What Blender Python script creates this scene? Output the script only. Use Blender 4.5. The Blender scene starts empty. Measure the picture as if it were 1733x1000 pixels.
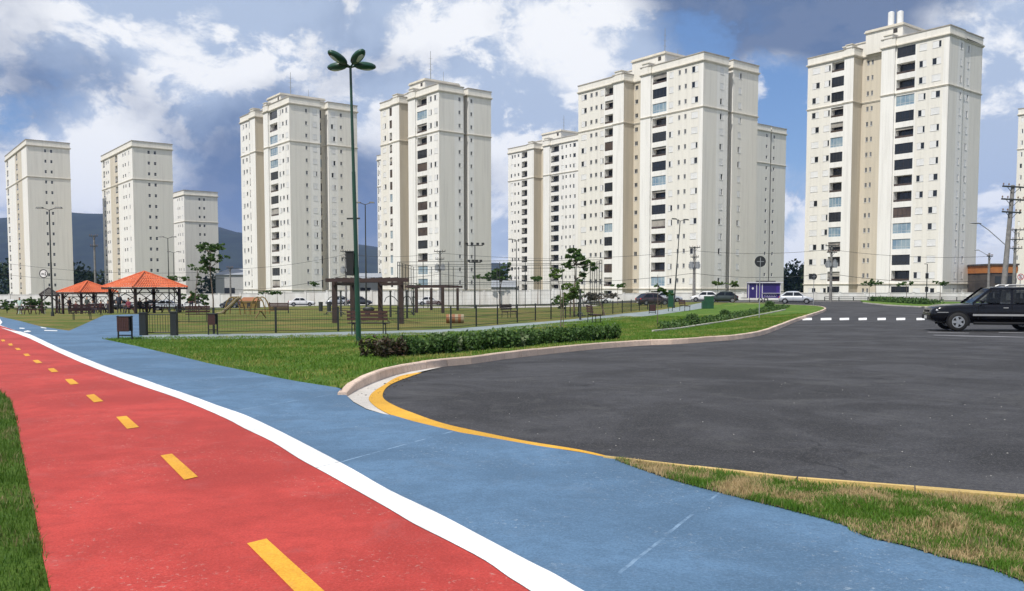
import bpy, bmesh, math, random
import numpy as np
from mathutils import Vector, Matrix
R = math.radians
random.seed(7); rng = np.random.default_rng(7)
scn = bpy.context.scene
COL = scn.collection

# ------------------------------------------------------------------ camera
F, PITCH, HOR, CAMZ = 1470.0, R(3.5), 487.0, 1.6
CY = HOR + F*math.tan(PITCH)
cam = bpy.data.objects.new('camera', bpy.data.cameras.new('camera'))
COL.objects.link(cam); scn.camera = cam
cam.location = (0, 0, CAMZ); cam.rotation_euler = (R(90)-PITCH, 0, 0)
cam.data.sensor_width = 36.0; cam.data.lens = 36.0*F/1733.0
cam.data.shift_y = (CY-500.0)/1733.0
cam.data.clip_start = 0.1; cam.data.clip_end = 12000

# ------------------------------------------------------------------ light
SUN_EL, SUN_AZ = R(55), R(-143)          # azimuth measured clockwise from +Y (view direction)
sdir = Vector((math.sin(SUN_AZ)*math.cos(SUN_EL), math.cos(SUN_AZ)*math.cos(SUN_EL), math.sin(SUN_EL)))
sun = bpy.data.objects.new('sun', bpy.data.lights.new('sun', 'SUN')); COL.objects.link(sun)
sun.data.energy = 4.4; sun.data.angle = R(0.53); sun.data.color = (1.0, 0.955, 0.89)
sun.rotation_euler = sdir.to_track_quat('Z', 'Y').to_euler()
scn.view_settings.view_transform = 'Standard'; scn.view_settings.look = 'None'
scn.view_settings.exposure = 0.0; scn.view_settings.gamma = 1.0; scn.view_settings.use_curve_mapping = False
scn.cycles.max_bounces = 6; scn.cycles.diffuse_bounces = 3; scn.cycles.glossy_bounces = 3
scn.cycles.transparent_max_bounces = 8; scn.cycles.use_denoising = True

class NT:
    """small helper to write node trees"""
    def __init__(s, tree): s.t = tree; s.n = tree.nodes; s.l = tree.links
    def node(s, typ, **kw):
        n = s.n.new(typ)
        for k, v in kw.items():
            if k == 'inp':
                for kk, vv in v.items():
                    if isinstance(vv, bpy.types.NodeSocket): s.l.new(vv, n.inputs[kk])
                    else: n.inputs[kk].default_value = vv
            else: setattr(n, k, v)
        return n
    def math(s, op, a, b=None, c=None, clamp=False):
        n = s.n.new('ShaderNodeMath'); n.operation = op; n.use_clamp = clamp
        for i, v in enumerate((a, b, c)):
            if v is None: continue
            if isinstance(v, bpy.types.NodeSocket): s.l.new(v, n.inputs[i])
            else: n.inputs[i].default_value = v
        return n.outputs[0]
    def vmath(s, op, a, b=None, scale=None):
        n = s.n.new('ShaderNodeVectorMath'); n.operation = op
        for i, v in enumerate((a, b)):
            if v is None: continue
            if isinstance(v, bpy.types.NodeSocket): s.l.new(v, n.inputs[i])
            else: n.inputs[i].default_value = v
        if scale is not None: n.inputs['Scale'].default_value = scale
        return n.outputs['Value'] if op == 'DOT_PRODUCT' else n.outputs[0]
    def noise(s, vec, scale, detail=4, rough=.55, dist=0.0, lac=2.0):
        n = s.node('ShaderNodeTexNoise', inp={'Vector': vec, 'Scale': scale, 'Detail': detail, 'Roughness': rough, 'Distortion': dist, 'Lacunarity': lac})
        return n.outputs['Fac']
    def ramp(s, fac, lo, hi, clamp=True):
        n = s.node('ShaderNodeMapRange', clamp=clamp, interpolation_type='SMOOTHSTEP', inp={0: fac, 1: lo, 2: hi, 3: 0.0, 4: 1.0})
        return n.outputs[0]
    def mix(s, fac, a, b, typ='MIX'):
        n = s.n.new('ShaderNodeMix'); n.data_type = 'RGBA'; n.blend_type = typ
        for i, v in ((0, fac), (6, a), (7, b)):
            if isinstance(v, bpy.types.NodeSocket): s.l.new(v, n.inputs[i])
            else: n.inputs[i].default_value = v if i == 0 else (tuple(v)+(1.0,))[:4]
        return n.outputs[2]

# sky: physical sky with cumulus banks drawn by direction over the whole dome
world = bpy.data.worlds.new('World'); scn.world = world; world.use_nodes = True
wt = NT(world.node_tree); wt.n.clear()
wout = wt.node('ShaderNodeOutputWorld'); wbg = wt.node('ShaderNodeBackground', inp={'Strength': 0.1})
sky = wt.node('ShaderNodeTexSky', sky_type='NISHITA', sun_disc=False, sun_elevation=SUN_EL, sun_rotation=SUN_AZ)
sky.altitude = 700; sky.air_density = 1.0; sky.dust_density = 0.6; sky.ozone_density = 1.6
tc = wt.node('ShaderNodeTexCoord').outputs['Generated']
sep = wt.node('ShaderNodeSeparateXYZ', inp={0: tc})
zc = wt.math('MAXIMUM', sep.outputs[2], 0.0)
cv = wt.node('ShaderNodeCombineXYZ', inp={0: sep.outputs[0], 1: sep.outputs[1], 2: wt.math('MULTIPLY', sep.outputs[2], 1.45)}).outputs[0]
SEED = (4.3, 1.9, 2.6)
warp = wt.node('ShaderNodeTexNoise', inp={'Vector': cv, 'Scale': 5.0, 'Detail': 3.0, 'Roughness': .5}).outputs['Color']
cvw = wt.vmath('ADD', cv, wt.vmath('SCALE', wt.vmath('SUBTRACT', warp, (.5, .5, .5)), None, .10))
def dens(off):
    v = wt.vmath('ADD', cvw, tuple(a+b for a, b in zip(SEED, off)))
    big = wt.noise(v, 3.4, 2, .5, .0)
    fine = wt.noise(v, 8.5, 12, .62, .0)
    bil = wt.math('ABSOLUTE', wt.math('MULTIPLY_ADD', wt.noise(v, 17.0, 5, .5), 2.0, -1.0))
    d = wt.math('ADD', wt.math('MULTIPLY', big, .50), wt.math('MULTIPLY', fine, .50))
    return wt.math('MULTIPLY_ADD', bil, .10, d)
def raydir(px, py):
    xc = (px-866.5)/F; yc = (CY-py)/F
    d = Vector((xc, math.cos(PITCH)+math.sin(PITCH)*yc, -math.sin(PITCH)+math.cos(PITCH)*yc)); return d
def lobe(px, py, sharp):
    d = raydir(px, py).normalized()
    dt = wt.vmath('DOT_PRODUCT', tc, tuple(d))
    return wt.math('POWER', wt.math('MAXIMUM', dt, 0.0), sharp)
d0 = dens((0, 0, 0))
d1 = dens((-.020, -.006, .040))
d2 = dens((-.060, -.02, .110))
def addl(x, lb, k): return wt.math('MULTIPLY_ADD', lb, k, x)
gap = d0
for (px, py, sh, k) in ((1320, 165, 900, -.11), (1345, 225, 1500, -.08), (10, 225, 900, -.09), (640, 330, 700, -.04), (1700, 310, 700, -.07), (60, 15, 500, -.05), (1330, 400, 1200, -.08)):
    gap = addl(gap, lobe(px, py, sh), k)
cover = wt.ramp(gap, .355, .435)
# light and shade of the banks: thinner towards the sun is brighter
lit = wt.ramp(wt.math('ADD', wt.math('MULTIPLY', wt.math('SUBTRACT', d0, d1), 1.0), wt.math('MULTIPLY', wt.math('SUBTRACT', d0, d2), .7)), -.055, .075)
shade_n = wt.noise(wt.vmath('ADD', cvw, (11.0, 2.0, 5.0)), 3.0, 7, .55, .0)
dk = shade_n
for (px, py, sh, k) in ((300, 205, 220, .15), (480, 270, 200, .18), (400, 330, 300, .14), (620, 350, 400, .18), (1250, -10, 220, .38), (1450, 0, 220, .36), (1120, -20, 400, .16), (60, 130, 500, .12), (850, 330, 600, .12),
                        (280, 90, 300, -.12), (430, 60, 400, -.12), (1080, 110, 200, -.14), (930, 160, 500, -.12), (880, 220, 700, -.12), (150, 290, 900, -.2), (290, 300, 900, -.12), (1690, 120, 200, -.16), (700, 60, 150, -.06), (1330, 110, 700, -.1)):
    dk = addl(dk, lobe(px, py, sh), k)
dark = wt.ramp(dk, .44, .70)
c_white, c_soft, c_dark = (10.2, 10.3, 10.4), (4.9, 5.9, 7.6), (1.05, 1.7, 3.15)
body = wt.mix(lit, c_soft, c_white)
body = wt.mix(wt.math('MULTIPLY', dark, .92), body, c_dark)
haze_w = wt.math('POWER', wt.math('SUBTRACT', 1.0, zc, clamp=True), 14.0)
body = wt.mix(wt.math('MULTIPLY', haze_w, .35), body, (6.6, 7.4, 8.8))
blue = wt.mix(.35, sky.outputs[0], (1.6, 3.6, 8.2))
skycol = wt.mix(wt.math('MULTIPLY', cover, .97), blue, body)
wt.l.new(skycol, wbg.inputs['Color']); wt.l.new(wbg.outputs[0], wout.inputs[0])

world.cycles.sampling_method = 'MANUAL'; world.cycles.sample_map_resolution = 512

# ------------------------------------------------------------------ terrain function and pixel measuring
def Wx(x): return 1.0 if x <= 0 else (0.3 if x >= 25 else 1-0.7*x/25)
def smooth(t): t = min(1, max(0, t)); return t*t*(3-2*t)
def g(x, y):
    z = -0.0095*max(0.0, y-15)*Wx(x) if y < 260 else -0.0095*245*Wx(x)
    z -= 0.5*smooth((-x-25)/25)*smooth((y-60)/40)
    z -= 4.5*smooth((-x-60)/60)*smooth((y-150)/80)
    return z
def P(px, py, lev=0.0):
    """ground point seen at a pixel, on the terrain raised by lev"""
    d = raydir(px, py); t = 5.0
    lo, hi = 0.5, 4000.0
    f = lambda t: CAMZ+d.z*t-(g(d.x*t, d.y*t)+lev)
    tt = np.linspace(2, 400, 800); prev = 1.0
    for t in tt:
        if f(t) <= 0:
            lo, hi = t-0.55, t
            for _ in range(30):
                m = (lo+hi)/2
                if f(m) > 0: lo = m
                else: hi = m
            break
    else: hi = 400
    return Vector((d.x*hi, d.y*hi, CAMZ+d.z*hi))
def XY(px, py, lev=0.0):
    p = P(px, py, lev); return (p.x, p.y)
def at(px, py, Y):
    d = raydir(px, py); t = Y/d.y; return Vector((d.x*t, Y, CAMZ+d.z*t))
def G(px, Y, lev=0.0):
    """ground point in the vertical plane of a pixel column at depth Y"""
    x = (px-866.5)/F*Y
    return Vector((x, Y, g(x, Y)+lev))
def hpix(py, Y): d = raydir(866.5, py); return CAMZ+d.z/d.y*Y     # height above datum seen at a pixel row and depth

# ------------------------------------------------------------------ mesh builder
class MB:
    def __init__(s): s.v = []; s.f = []; s.m = []
    def add(s, vs, fs, m=0):
        b = len(s.v); s.v.extend([tuple(v) for v in vs]); s.f.extend([tuple(b+i for i in f) for f in fs]); s.m.extend([m]*len(fs)); return s
    def box(s, x0, x1, y0, y1, z0, z1, m=0, mat=None):
        vs = [(x0,y0,z0),(x1,y0,z0),(x1,y1,z0),(x0,y1,z0),(x0,y0,z1),(x1,y0,z1),(x1,y1,z1),(x0,y1,z1)]
        if mat is not None: vs = [tuple(mat @ Vector(v)) for v in vs]
        return s.add(vs, [(0,3,2,1),(4,5,6,7),(0,1,5,4),(1,2,6,5),(2,3,7,6),(3,0,4,7)], m)
    def quad(s, a, b, c, d, m=0): return s.add([a,b,c,d], [(0,1,2,3)], m)
    def prism(s, poly, z0, z1, m=0):
        n = len(poly)
        vs = [(x,y,z0) for x,y in poly]+[(x,y,z1) for x,y in poly]
        return s.add(vs, [tuple(range(n-1,-1,-1)), tuple(range(n,2*n))]+[(i,(i+1)%n,n+(i+1)%n,n+i) for i in range(n)], m)
    def cyl(s, p0, p1, r0, r1=None, n=8, m=0, caps=True):
        p0, p1 = Vector(p0), Vector(p1); r1 = r0 if r1 is None else r1
        d = (p1-p0).normalized(); a = Vector((0,0,1)) if abs(d.z) < .9 else Vector((1,0,0))
        u = d.cross(a).normalized(); w = d.cross(u)
        vs = []
        for p, r in ((p0,r0),(p1,r1)):
            for i in range(n):
                t = 2*math.pi*i/n; vs.append(p+u*(r*math.cos(t))+w*(r*math.sin(t)))
        fs = [(i,(i+1)%n,n+(i+1)%n,n+i) for i in range(n)]
        if caps: fs += [tuple(range(n-1,-1,-1)), tuple(range(n,2*n))]
        return s.add(vs, fs, m)
    def tube(s, pts, r, n=6, m=0):
        for i in range(len(pts)-1):
            r0 = r[i] if isinstance(r, (list,tuple)) else r; r1 = r[i+1] if isinstance(r, (list,tuple)) else r
            s.cyl(pts[i], pts[i+1], r0, r1, n, m, True)
        return s
    def ball(s, c, rx, ry=None, rz=None, nu=10, nv=6, m=0, mat=None):
        ry = rx if ry is None else ry; rz = rx if rz is None else rz
        vs = []
        for j in range(nv+1):
            ph = math.pi*j/nv
            for i in range(nu):
                t = 2*math.pi*i/nu
                v = Vector((rx*math.sin(ph)*math.cos(t), ry*math.sin(ph)*math.sin(t), rz*math.cos(ph)))
                if mat is not None: v = mat @ v
                vs.append(v+Vector(c))
        fs = [(j*nu+i, (j+1)*nu+i, (j+1)*nu+(i+1)%nu, j*nu+(i+1)%nu) for j in range(nv) for i in range(nu)]
        return s.add(vs, fs, m)
    def mesh(s, name, mats, smooth=False, fix=False):
        me = bpy.data.meshes.new(name); me.from_pydata(s.v, [], s.f)
        for mt in (mats if isinstance(mats, (list,tuple)) else [mats]): me.materials.append(mt)
        me.polygons.foreach_set('material_index', s.m)
        if smooth: me.polygons.foreach_set('use_smooth', [True]*len(s.f))
        if fix:
            bm = bmesh.new(); bm.from_mesh(me); bmesh.ops.remove_doubles(bm, verts=bm.verts, dist=1e-5); bmesh.ops.recalc_face_normals(bm, faces=bm.faces); bm.to_mesh(me); bm.free()
        me.update(); return me
    def build(s, name, mats, parent=None, smooth=False, fix=False, loc=None, rz=0):
        return link(name, s.mesh(name, mats, smooth, fix), parent, loc, rz)
def link(name, data, parent=None, loc=None, rz=0):
    o = bpy.data.objects.new(name, data); COL.objects.link(o)
    if parent is not None: o.parent = parent
    if loc is not None: o.location = loc
    if rz: o.rotation_euler = (0, 0, rz)
    return o
def empty(name, label, cat, loc=(0,0,0), rz=0, group=None):
    o = link(name, None, None, loc, rz); return tag(o, label, cat, group)
def tag(o, label, cat, group=None):
    o['label'] = label; o['category'] = cat
    if group: o['group'] = group
    return o
def struct(o): o['kind'] = 'structure'; return o
def stuff(o, label=None, cat=None):
    o['kind'] = 'stuff'
    if label: o['label'] = label; o['category'] = cat
    return o
def copy_tree(o, parent=None):
    c = o.copy(); COL.objects.link(c); c.parent = parent
    for ch in o.children: copy_tree(ch, c)
    return c

# ------------------------------------------------------------------ materials
MATS = {}
def mat(name, col, rough=.7, col2=None, scale=3.0, detail=5, bump=0.0, bscale=None, metal=0.0, spec=.5, lo=.35, hi=.65, coat=0.0, stretch=None, island=0.0, trans=0.0, emit=None):
    m = bpy.data.materials.new(name); m.use_nodes = True; t = NT(m.node_tree); t.n.clear()
    out = t.node('ShaderNodeOutputMaterial')
    b = t.node('ShaderNodeBsdfPrincipled', inp={'Roughness': rough, 'Metallic': metal, 'Specular IOR Level': spec, 'Coat Weight': coat})
    pos = t.node('ShaderNodeNewGeometry')
    vec = pos.outputs['Position']
    if stretch: vec = t.vmath('MULTIPLY', vec, stretch)
    col = tuple(col)+(1,)
    if col2 is not None:
        fac = t.ramp(t.noise(vec, scale, detail, .6), lo, hi)
        c = t.mix(fac, col, tuple(col2)+(1,))
    else:
        fac = t.ramp(t.noise(vec, scale, detail, .6), .3, .7)
        c = t.mix(fac, tuple(x*.94 for x in col[:3])+(1,), tuple(min(1, x*1.05) for x in col[:3])+(1,))
    if island:
        rnd = pos.outputs['Random Per Island']
        c = t.mix(1.0, c, t.node('ShaderNodeCombineXYZ', inp={0: t.math('MULTIPLY_ADD', rnd, island*1.2, 1-island*.6), 1: t.math('MULTIPLY_ADD', rnd, island, 1-island*.5), 2: t.math('MULTIPLY_ADD', rnd, island*.6, 1-island*.3)}).outputs[0], 'MULTIPLY')
    t.l.new(c, b.inputs['Base Color'])
    if bump:
        bn = t.node('ShaderNodeBump', inp={'Strength': bump, 'Distance': .02, 'Height': t.noise(vec, bscale or scale*8, 4, .6)})
        t.l.new(bn.outputs[0], b.inputs['Normal'])
    if trans:
        b.inputs['Transmission Weight'].default_value = trans
    if emit: b.inputs['Emission Color'].default_value = tuple(emit[:3])+(1,); b.inputs['Emission Strength'].default_value = emit[3]
    t.l.new(b.outputs[0], out.inputs[0]); MATS[name] = m; m['_b'] = 1
    return m
def leaf_mat(name, c1, c2, straw=None, rough=.55, tl=.35):
    m = bpy.data.materials.new(name); m.use_nodes = True; t = NT(m.node_tree); t.n.clear()
    out = t.node('ShaderNodeOutputMaterial'); geo = t.node('ShaderNodeNewGeometry')
    rnd = geo.outputs['Random Per Island']
    c = t.mix(rnd, tuple(c1)+(1,), tuple(c2)+(1,))
    if straw:
        patch = t.noise(geo.outputs['Position'], straw[3], 3, .6)
        sel = t.ramp(t.math('ADD', patch, t.math('MULTIPLY', t.math('SUBTRACT', t.math('FRACT', t.math('MULTIPLY', rnd, 17.3)), .5), .22)), straw[4], straw[4]+.07)
        c = t.mix(sel, c, tuple(straw[:3])+(1,))
    d = t.node('ShaderNodeBsdfPrincipled', inp={'Base Color': c, 'Roughness': rough, 'Specular IOR Level': .3})
    tr = t.node('ShaderNodeBsdfTranslucent', inp={'Color': c})
    mx = t.node('ShaderNodeMixShader', inp={0: tl, 1: d.outputs[0], 2: tr.outputs[0]})
    t.l.new(mx.outputs[0], out.inputs[0]); MATS[name] = m; return m
def paint_mat(name, col, worn, wornamt=.5, rough=.75, joint=None):
    """floor paint with mottling, fine speckle, scuffs"""
    m = bpy.data.materials.new(name); m.use_nodes = True; t = NT(m.node_tree); t.n.clear()
    out = t.node('ShaderNodeOutputMaterial'); vec = t.node('ShaderNodeNewGeometry').outputs['Position']
    a = t.ramp(t.noise(vec, .55, 7, .62, .5), .38, .64)
    b2 = t.ramp(t.noise(vec, 4.0, 7, .68, .4), .42, .64)
    c = t.mix(a, tuple(x*.80 for x in col), tuple(min(1, x*1.12+.006) for x in col))
    c = t.mix(t.math('MULTIPLY', b2, .45), c, tuple(min(1, x*.70) for x in col))
    sp = t.noise(vec, 60.0, 4, .7)
    c = t.mix(t.math('MULTIPLY', t.ramp(sp, .51, .62), .45), c, tuple(x*.58 for x in col))
    c = t.mix(t.math('MULTIPLY', t.ramp(sp, .47, .38), .35), c, tuple(min(1, x*1.25+.03) for x in col))
    # dust drifts, then scuffs where paint wore to the concrete
    c = t.mix(t.math('MULTIPLY', t.ramp(t.noise(vec, 1.7, 8, .72, .8), .53, .67), .12), c, tuple(x*.5+.15 for x in col))
    sc = t.math('MULTIPLY', t.ramp(t.noise(vec, 22.0, 6, .75, .6), .585, .64), t.ramp(t.noise(vec, .8, 4, .6), .47, .58))
    c = t.mix(t.math('MULTIPLY', sc, wornamt), c, worn)
    if joint:
        # casting joints across the path: thin, partly filled lines
        rot = t.node('ShaderNodeMapping', vector_type='POINT', inp={'Vector': vec, 'Rotation': (0, 0, joint[0])})
        x = t.node('ShaderNodeSeparateXYZ', inp={0: rot.outputs[0]}).outputs[0]
        x = t.math('ADD', x, t.math('MULTIPLY', t.noise(vec, 2.0, 3, .6), .05))
        fr = t.math('ABSOLUTE', t.math('SUBTRACT', t.math('FRACT', t.math('DIVIDE', x, joint[1])), .5))
        ln = t.math('LESS_THAN', fr, .012/joint[1])
        c = t.mix(t.math('MULTIPLY', ln, t.ramp(t.noise(vec, 3.0, 4, .7), .42, .62)), c, joint[2])
    bs = t.node('ShaderNodeBsdfPrincipled', inp={'Base Color': c, 'Roughness': rough, 'Specular IOR Level': .35})
    h = t.math('ADD', t.math('MULTIPLY', sp, .5), t.math('MULTIPLY', t.noise(vec, 14.0, 5, .6), 1.0))
    bn = t.node('ShaderNodeBump', inp={'Strength': .35, 'Distance': .008, 'Height': h})
    t.l.new(bn.outputs[0], bs.inputs['Normal']); t.l.new(bs.outputs[0], out.inputs[0]); MATS[name] = m; return m
def asphalt_mat(name, base=.048):
    m = bpy.data.materials.new(name); m.use_nodes = True; t = NT(m.node_tree); t.n.clear()
    out = t.node('ShaderNodeOutputMaterial'); vec = t.node('ShaderNodeNewGeometry').outputs['Position']
    st = t.vmath('MULTIPLY', vec, (.85, 1.0, 1.0))
    a = t.ramp(t.noise(st, .45, 7, .64, .8), .38, .63)
    c = t.mix(a, (base*.62, base*.60, base*.67), (base*1.36, base*1.32, base*1.44))
    b2 = t.ramp(t.noise(vec, 2.0, 7, .68, .5), .44, .62)
    c = t.mix(t.math('MULTIPLY', b2, .5), c, (base*.55, base*.55, base*.60))
    sp = t.noise(vec, 45.0, 5, .78)
    c = t.mix(t.math('MULTIPLY', t.ramp(sp, .52, .63), .85), c, (base*2.7, base*2.65, base*2.6))
    c = t.mix(t.math('MULTIPLY', t.ramp(sp, .47, .38), .7), c, (base*.32, base*.32, base*.35))
    du = t.math('MULTIPLY', t.ramp(t.noise(st, 1.0, 8, .74, 1.2), .52, .64), .40)
    c = t.mix(du, c, (base*2.3, base*2.25, base*2.2))
    oil = t.ramp(t.noise(vec, .8, 5, .6, .3), .60, .68)
    c = t.mix(t.math('MULTIPLY', oil, .6), c, (base*.38, base*.38, base*.42))
    vor = t.node('ShaderNodeTexVoronoi', feature='DISTANCE_TO_EDGE', inp={'Vector': t.vmath('ADD', vec, t.node('ShaderNodeTexNoise', inp={'Vector': vec, 'Scale': 1.5, 'Detail': 4.0}).outputs['Color']), 'Scale': .22})
    crack = t.math('MULTIPLY', t.math('LESS_THAN', vor.outputs[0], .004), t.ramp(t.noise(vec, .4, 2), .5, .6))
    c = t.mix(t.math('MULTIPLY', crack, .7), c, (base*.25, base*.25, base*.28))
    rg = t.math('MULTIPLY_ADD', a, -.12, .86)
    bs = t.node('ShaderNodeBsdfPrincipled', inp={'Base Color': c, 'Roughness': rg, 'Specular IOR Level': .4})
    bn = t.node('ShaderNodeBump', inp={'Strength': .6, 'Distance': .012, 'Height': sp})
    t.l.new(bn.outputs[0], bs.inputs['Normal']); t.l.new(bs.outputs[0], out.inputs[0]); MATS[name] = m; return m
def ground_mat(name, greens, straw, soil, s_lo=.56, s_hi=.66):
    m = bpy.data.materials.new(name); m.use_nodes = True; t = NT(m.node_tree); t.n.clear()
    out = t.node('ShaderNodeOutputMaterial'); vec = t.node('ShaderNodeNewGeometry').outputs['Position']
    c = t.mix(t.ramp(t.noise(vec, 1.4, 6, .65), .3, .7), greens[0], greens[1])
    c = t.mix(t.math('MULTIPLY', t.ramp(t.noise(vec, 14.0, 5, .7), .35, .7), .6), c, greens[2])
    c = t.mix(t.math('MULTIPLY', t.ramp(t.noise(vec, .28, 6, .62, .5), s_lo, s_hi), .7), c, straw)
    c = t.mix(t.math('MULTIPLY', t.ramp(t.noise(vec, 3.1, 6, .7, .3), .62, .70), .6), c, soil)
    bs = t.node('ShaderNodeBsdfPrincipled', inp={'Base Color': c, 'Roughness': .95, 'Specular IOR Level': .15})
    bn = t.node('ShaderNodeBump', inp={'Strength': .9, 'Distance': .05, 'Height': t.noise(vec, 30.0, 5, .75)})
    t.l.new(bn.outputs[0], bs.inputs['Normal']); t.l.new(bs.outputs[0], out.inputs[0]); MATS[name] = m; return m
def glass_mat(name, tint=(.03, .035, .04), alpha=.75, rough=.03):
    m = bpy.data.materials.new(name); m.use_nodes = True; t = NT(m.node_tree); t.n.clear()
    out = t.node('ShaderNodeOutputMaterial')
    d = t.node('ShaderNodeBsdfPrincipled', inp={'Base Color': tuple(tint)+(1,), 'Roughness': rough, 'Specular IOR Level': .5})
    tr = t.node('ShaderNodeBsdfTransparent', inp={'Color': (.8, .84, .86, 1)})
    mx = t.node('ShaderNodeMixShader', inp={0: alpha, 1: tr.outputs[0], 2: d.outputs[0]})
    t.l.new(mx.outputs[0], out.inputs[0]); MATS[name] = m; return m

M = MATS
asphalt_mat('asphalt', .036)
paint_mat('red_floor_paint', (.425, .040, .029), (.50, .34, .29), .5)
paint_mat('blue_floor_paint', (.084, .163, .265), (.50, .55, .58), .30, joint=(R(28), 3.4, (.19, .29, .41)))
paint_mat('walk_paint', (.24, .285, .29), (.42, .42, .40), .5, joint=(R(8), 2.5, (.25, .27, .28)))
paint_mat('white_line_paint', (.80, .80, .79), (.38, .37, .36), .6, joint=(R(28), 3.4, (.16, .16, .17)))
paint_mat('yellow_line_paint', (.68, .36, .03), (.25, .22, .18), .55)
paint_mat('orange_dash_paint', (.72, .35, .025), (.50, .16, .12), .3)
paint_mat('concrete', (.68, .52, .41), (.16, .13, .11), .7)
paint_mat('pale_concrete', (.58, .54, .49), (.20, .18, .16), .5)
ground_mat('lawn_soil', ((.075, .150, .020), (.125, .205, .032), (.045, .105, .014)), (.26, .25, .07), (.13, .095, .05))
ground_mat('dry_lawn_soil', ((.095, .130, .024), (.130, .150, .034), (.060, .100, .020)), (.23, .17, .06), (.16, .105, .055), .44, .60)
ground_mat('strip_soil', ((.16, .13, .06), (.20, .165, .085), (.09, .095, .03)), (.27, .21, .11), (.12, .08, .05), .45, .6)
ground_mat('far_ground', ((.060, .090, .025), (.085, .105, .035), (.045, .065, .02)), (.16, .13, .07), (.14, .10, .06), .5, .62)
paint_mat('edge_paint', (.60, .42, .15), (.50, .44, .36), .95)
paint_mat('faded_line_paint', (.26, .26, .27), (.06, .06, .065), .95)
from mathutils.geometry import delaunay_2d_cdt

# ------------------------------------------------------------------ ground sheets
def inpoly(pts, poly):
    x, y = pts[:, 0], pts[:, 1]; ins = np.zeros(len(x), bool); n = len(poly)
    for i in range(n):
        x1, y1 = poly[i]; x2, y2 = poly[(i+1) % n]
        c = ((y1 > y) != (y2 > y)) & (x < (x2-x1)*(y-y1)/(y2-y1+1e-12)+x1); ins ^= c
    return ins
def dens_poly(pts, step=.6):
    out = []
    for a, b in zip(pts[:-1], pts[1:]):
        L = math.dist(a, b); n = max(1, int(L/step))
        out += [(a[0]+(b[0]-a[0])*k/n, a[1]+(b[1]-a[1])*k/n) for k in range(n)]
    return out+[pts[-1]]
def frange(a, b, s): 
    x = math.ceil(a/s)*s
    while x < b: yield x; x += s
def sheet(name, poly, lev, material, cell=4.0, parent=None):
    """flat outline draped on the terrain, with inner points so that it follows the slope"""
    poly = dens_poly([tuple(map(float, p)) for p in poly]+[tuple(map(float, poly[0]))], cell)[:-1]
    pp = np.array(poly); lo, hi = pp.min(0), pp.max(0)
    xs = sorted(set(list(frange(lo[0], hi[0], cell))+[v for v in (0.0, 25.0) if lo[0] < v < hi[0]]))
    ys = sorted(set(list(frange(lo[1], hi[1], cell))+[v for v in (15.0,) if lo[1] < v < hi[1]]))
    gp = np.array([(x, y) for x in xs for y in ys]).reshape(-1, 2)
    if len(gp):
        gp = gp[inpoly(gp, poly)]
    if len(gp) and len(gp) < 40000:
        seg = pp; keep = np.array([np.min(np.hypot(seg[:,0]-a, seg[:,1]-b)) > .25*min(cell, 1.0) for a, b in gp], bool) if len(gp) else []
        gp = gp[keep]
    pts = [Vector(p) for p in poly]+[Vector(p) for p in gp]
    n = len(poly)
    vo, _, fo, _, _, _ = delaunay_2d_cdt(pts, [(i, (i+1) % n) for i in range(n)], [], 1, 1e-4)
    vs = [(v.x, v.y, g(v.x, v.y)+(lev(v.x, v.y) if callable(lev) else lev)) for v in vo]
    me = bpy.data.meshes.new(name); me.from_pydata(vs, [], [tuple(f) for f in fo]); me.materials.append(material); me.update()
    if len(me.polygons) and sum(p.normal.z for p in me.polygons) < 0: me.flip_normals()
    return link(name, me, parent)
def smoothline(pts, per=4):
    """Catmull-Rom through 2D points"""
    out = []
    n = len(pts)
    for i in range(n-1):
        p0 = np.array(pts[max(0, i-1)]); p1 = np.array(pts[i]); p2 = np.array(pts[i+1]); p3 = np.array(pts[min(n-1, i+2)])
        for k in range(per):
            t = k/per
            out.append(tuple(.5*((2*p1)+(-p0+p2)*t+(2*p0-5*p1+4*p2-p3)*t*t+(-p0+3*p1-3*p2+p3)*t**3)))
    out.append(tuple(pts[-1])); return out
def pix(pts, lev=0.0): return [XY(a, b, lev) for a, b in pts]

# terrain out to the horizon, lying below every sheet
def terrain():
    xs = sorted(set([-3000,-2000,-1400,-900,-600,-420,-300]+list(range(-240, 0, 12))+[0, 5, 10, 15, 20, 25]+list(range(36, 260, 14))+[300,420,600,900,1400,2000,3000]))
    ys = sorted(set([-400,-120,-40,-10,0,4,8,12,15]+list(range(20, 60, 5))+list(range(60, 300, 10))+[320,360,420,520,700,1000,1500,2200,3200]))
    v = [(x, y, g(x, y)-.07-(.0 if y < 300 else smooth((y-300)/400)*14*smooth((-x+200)/400))) for y in ys for x in xs]
    n = len(xs)
    f = [(j*n+i, j*n+i+1, (j+1)*n+i+1, (j+1)*n+i) for j in range(len(ys)-1) for i in range(n-1)]
    me = bpy.data.meshes.new('terrain'); me.from_pydata(v, [], f); me.materials.append(M['far_ground'])
    struct(link('terrain', me))
terrain()

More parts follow.
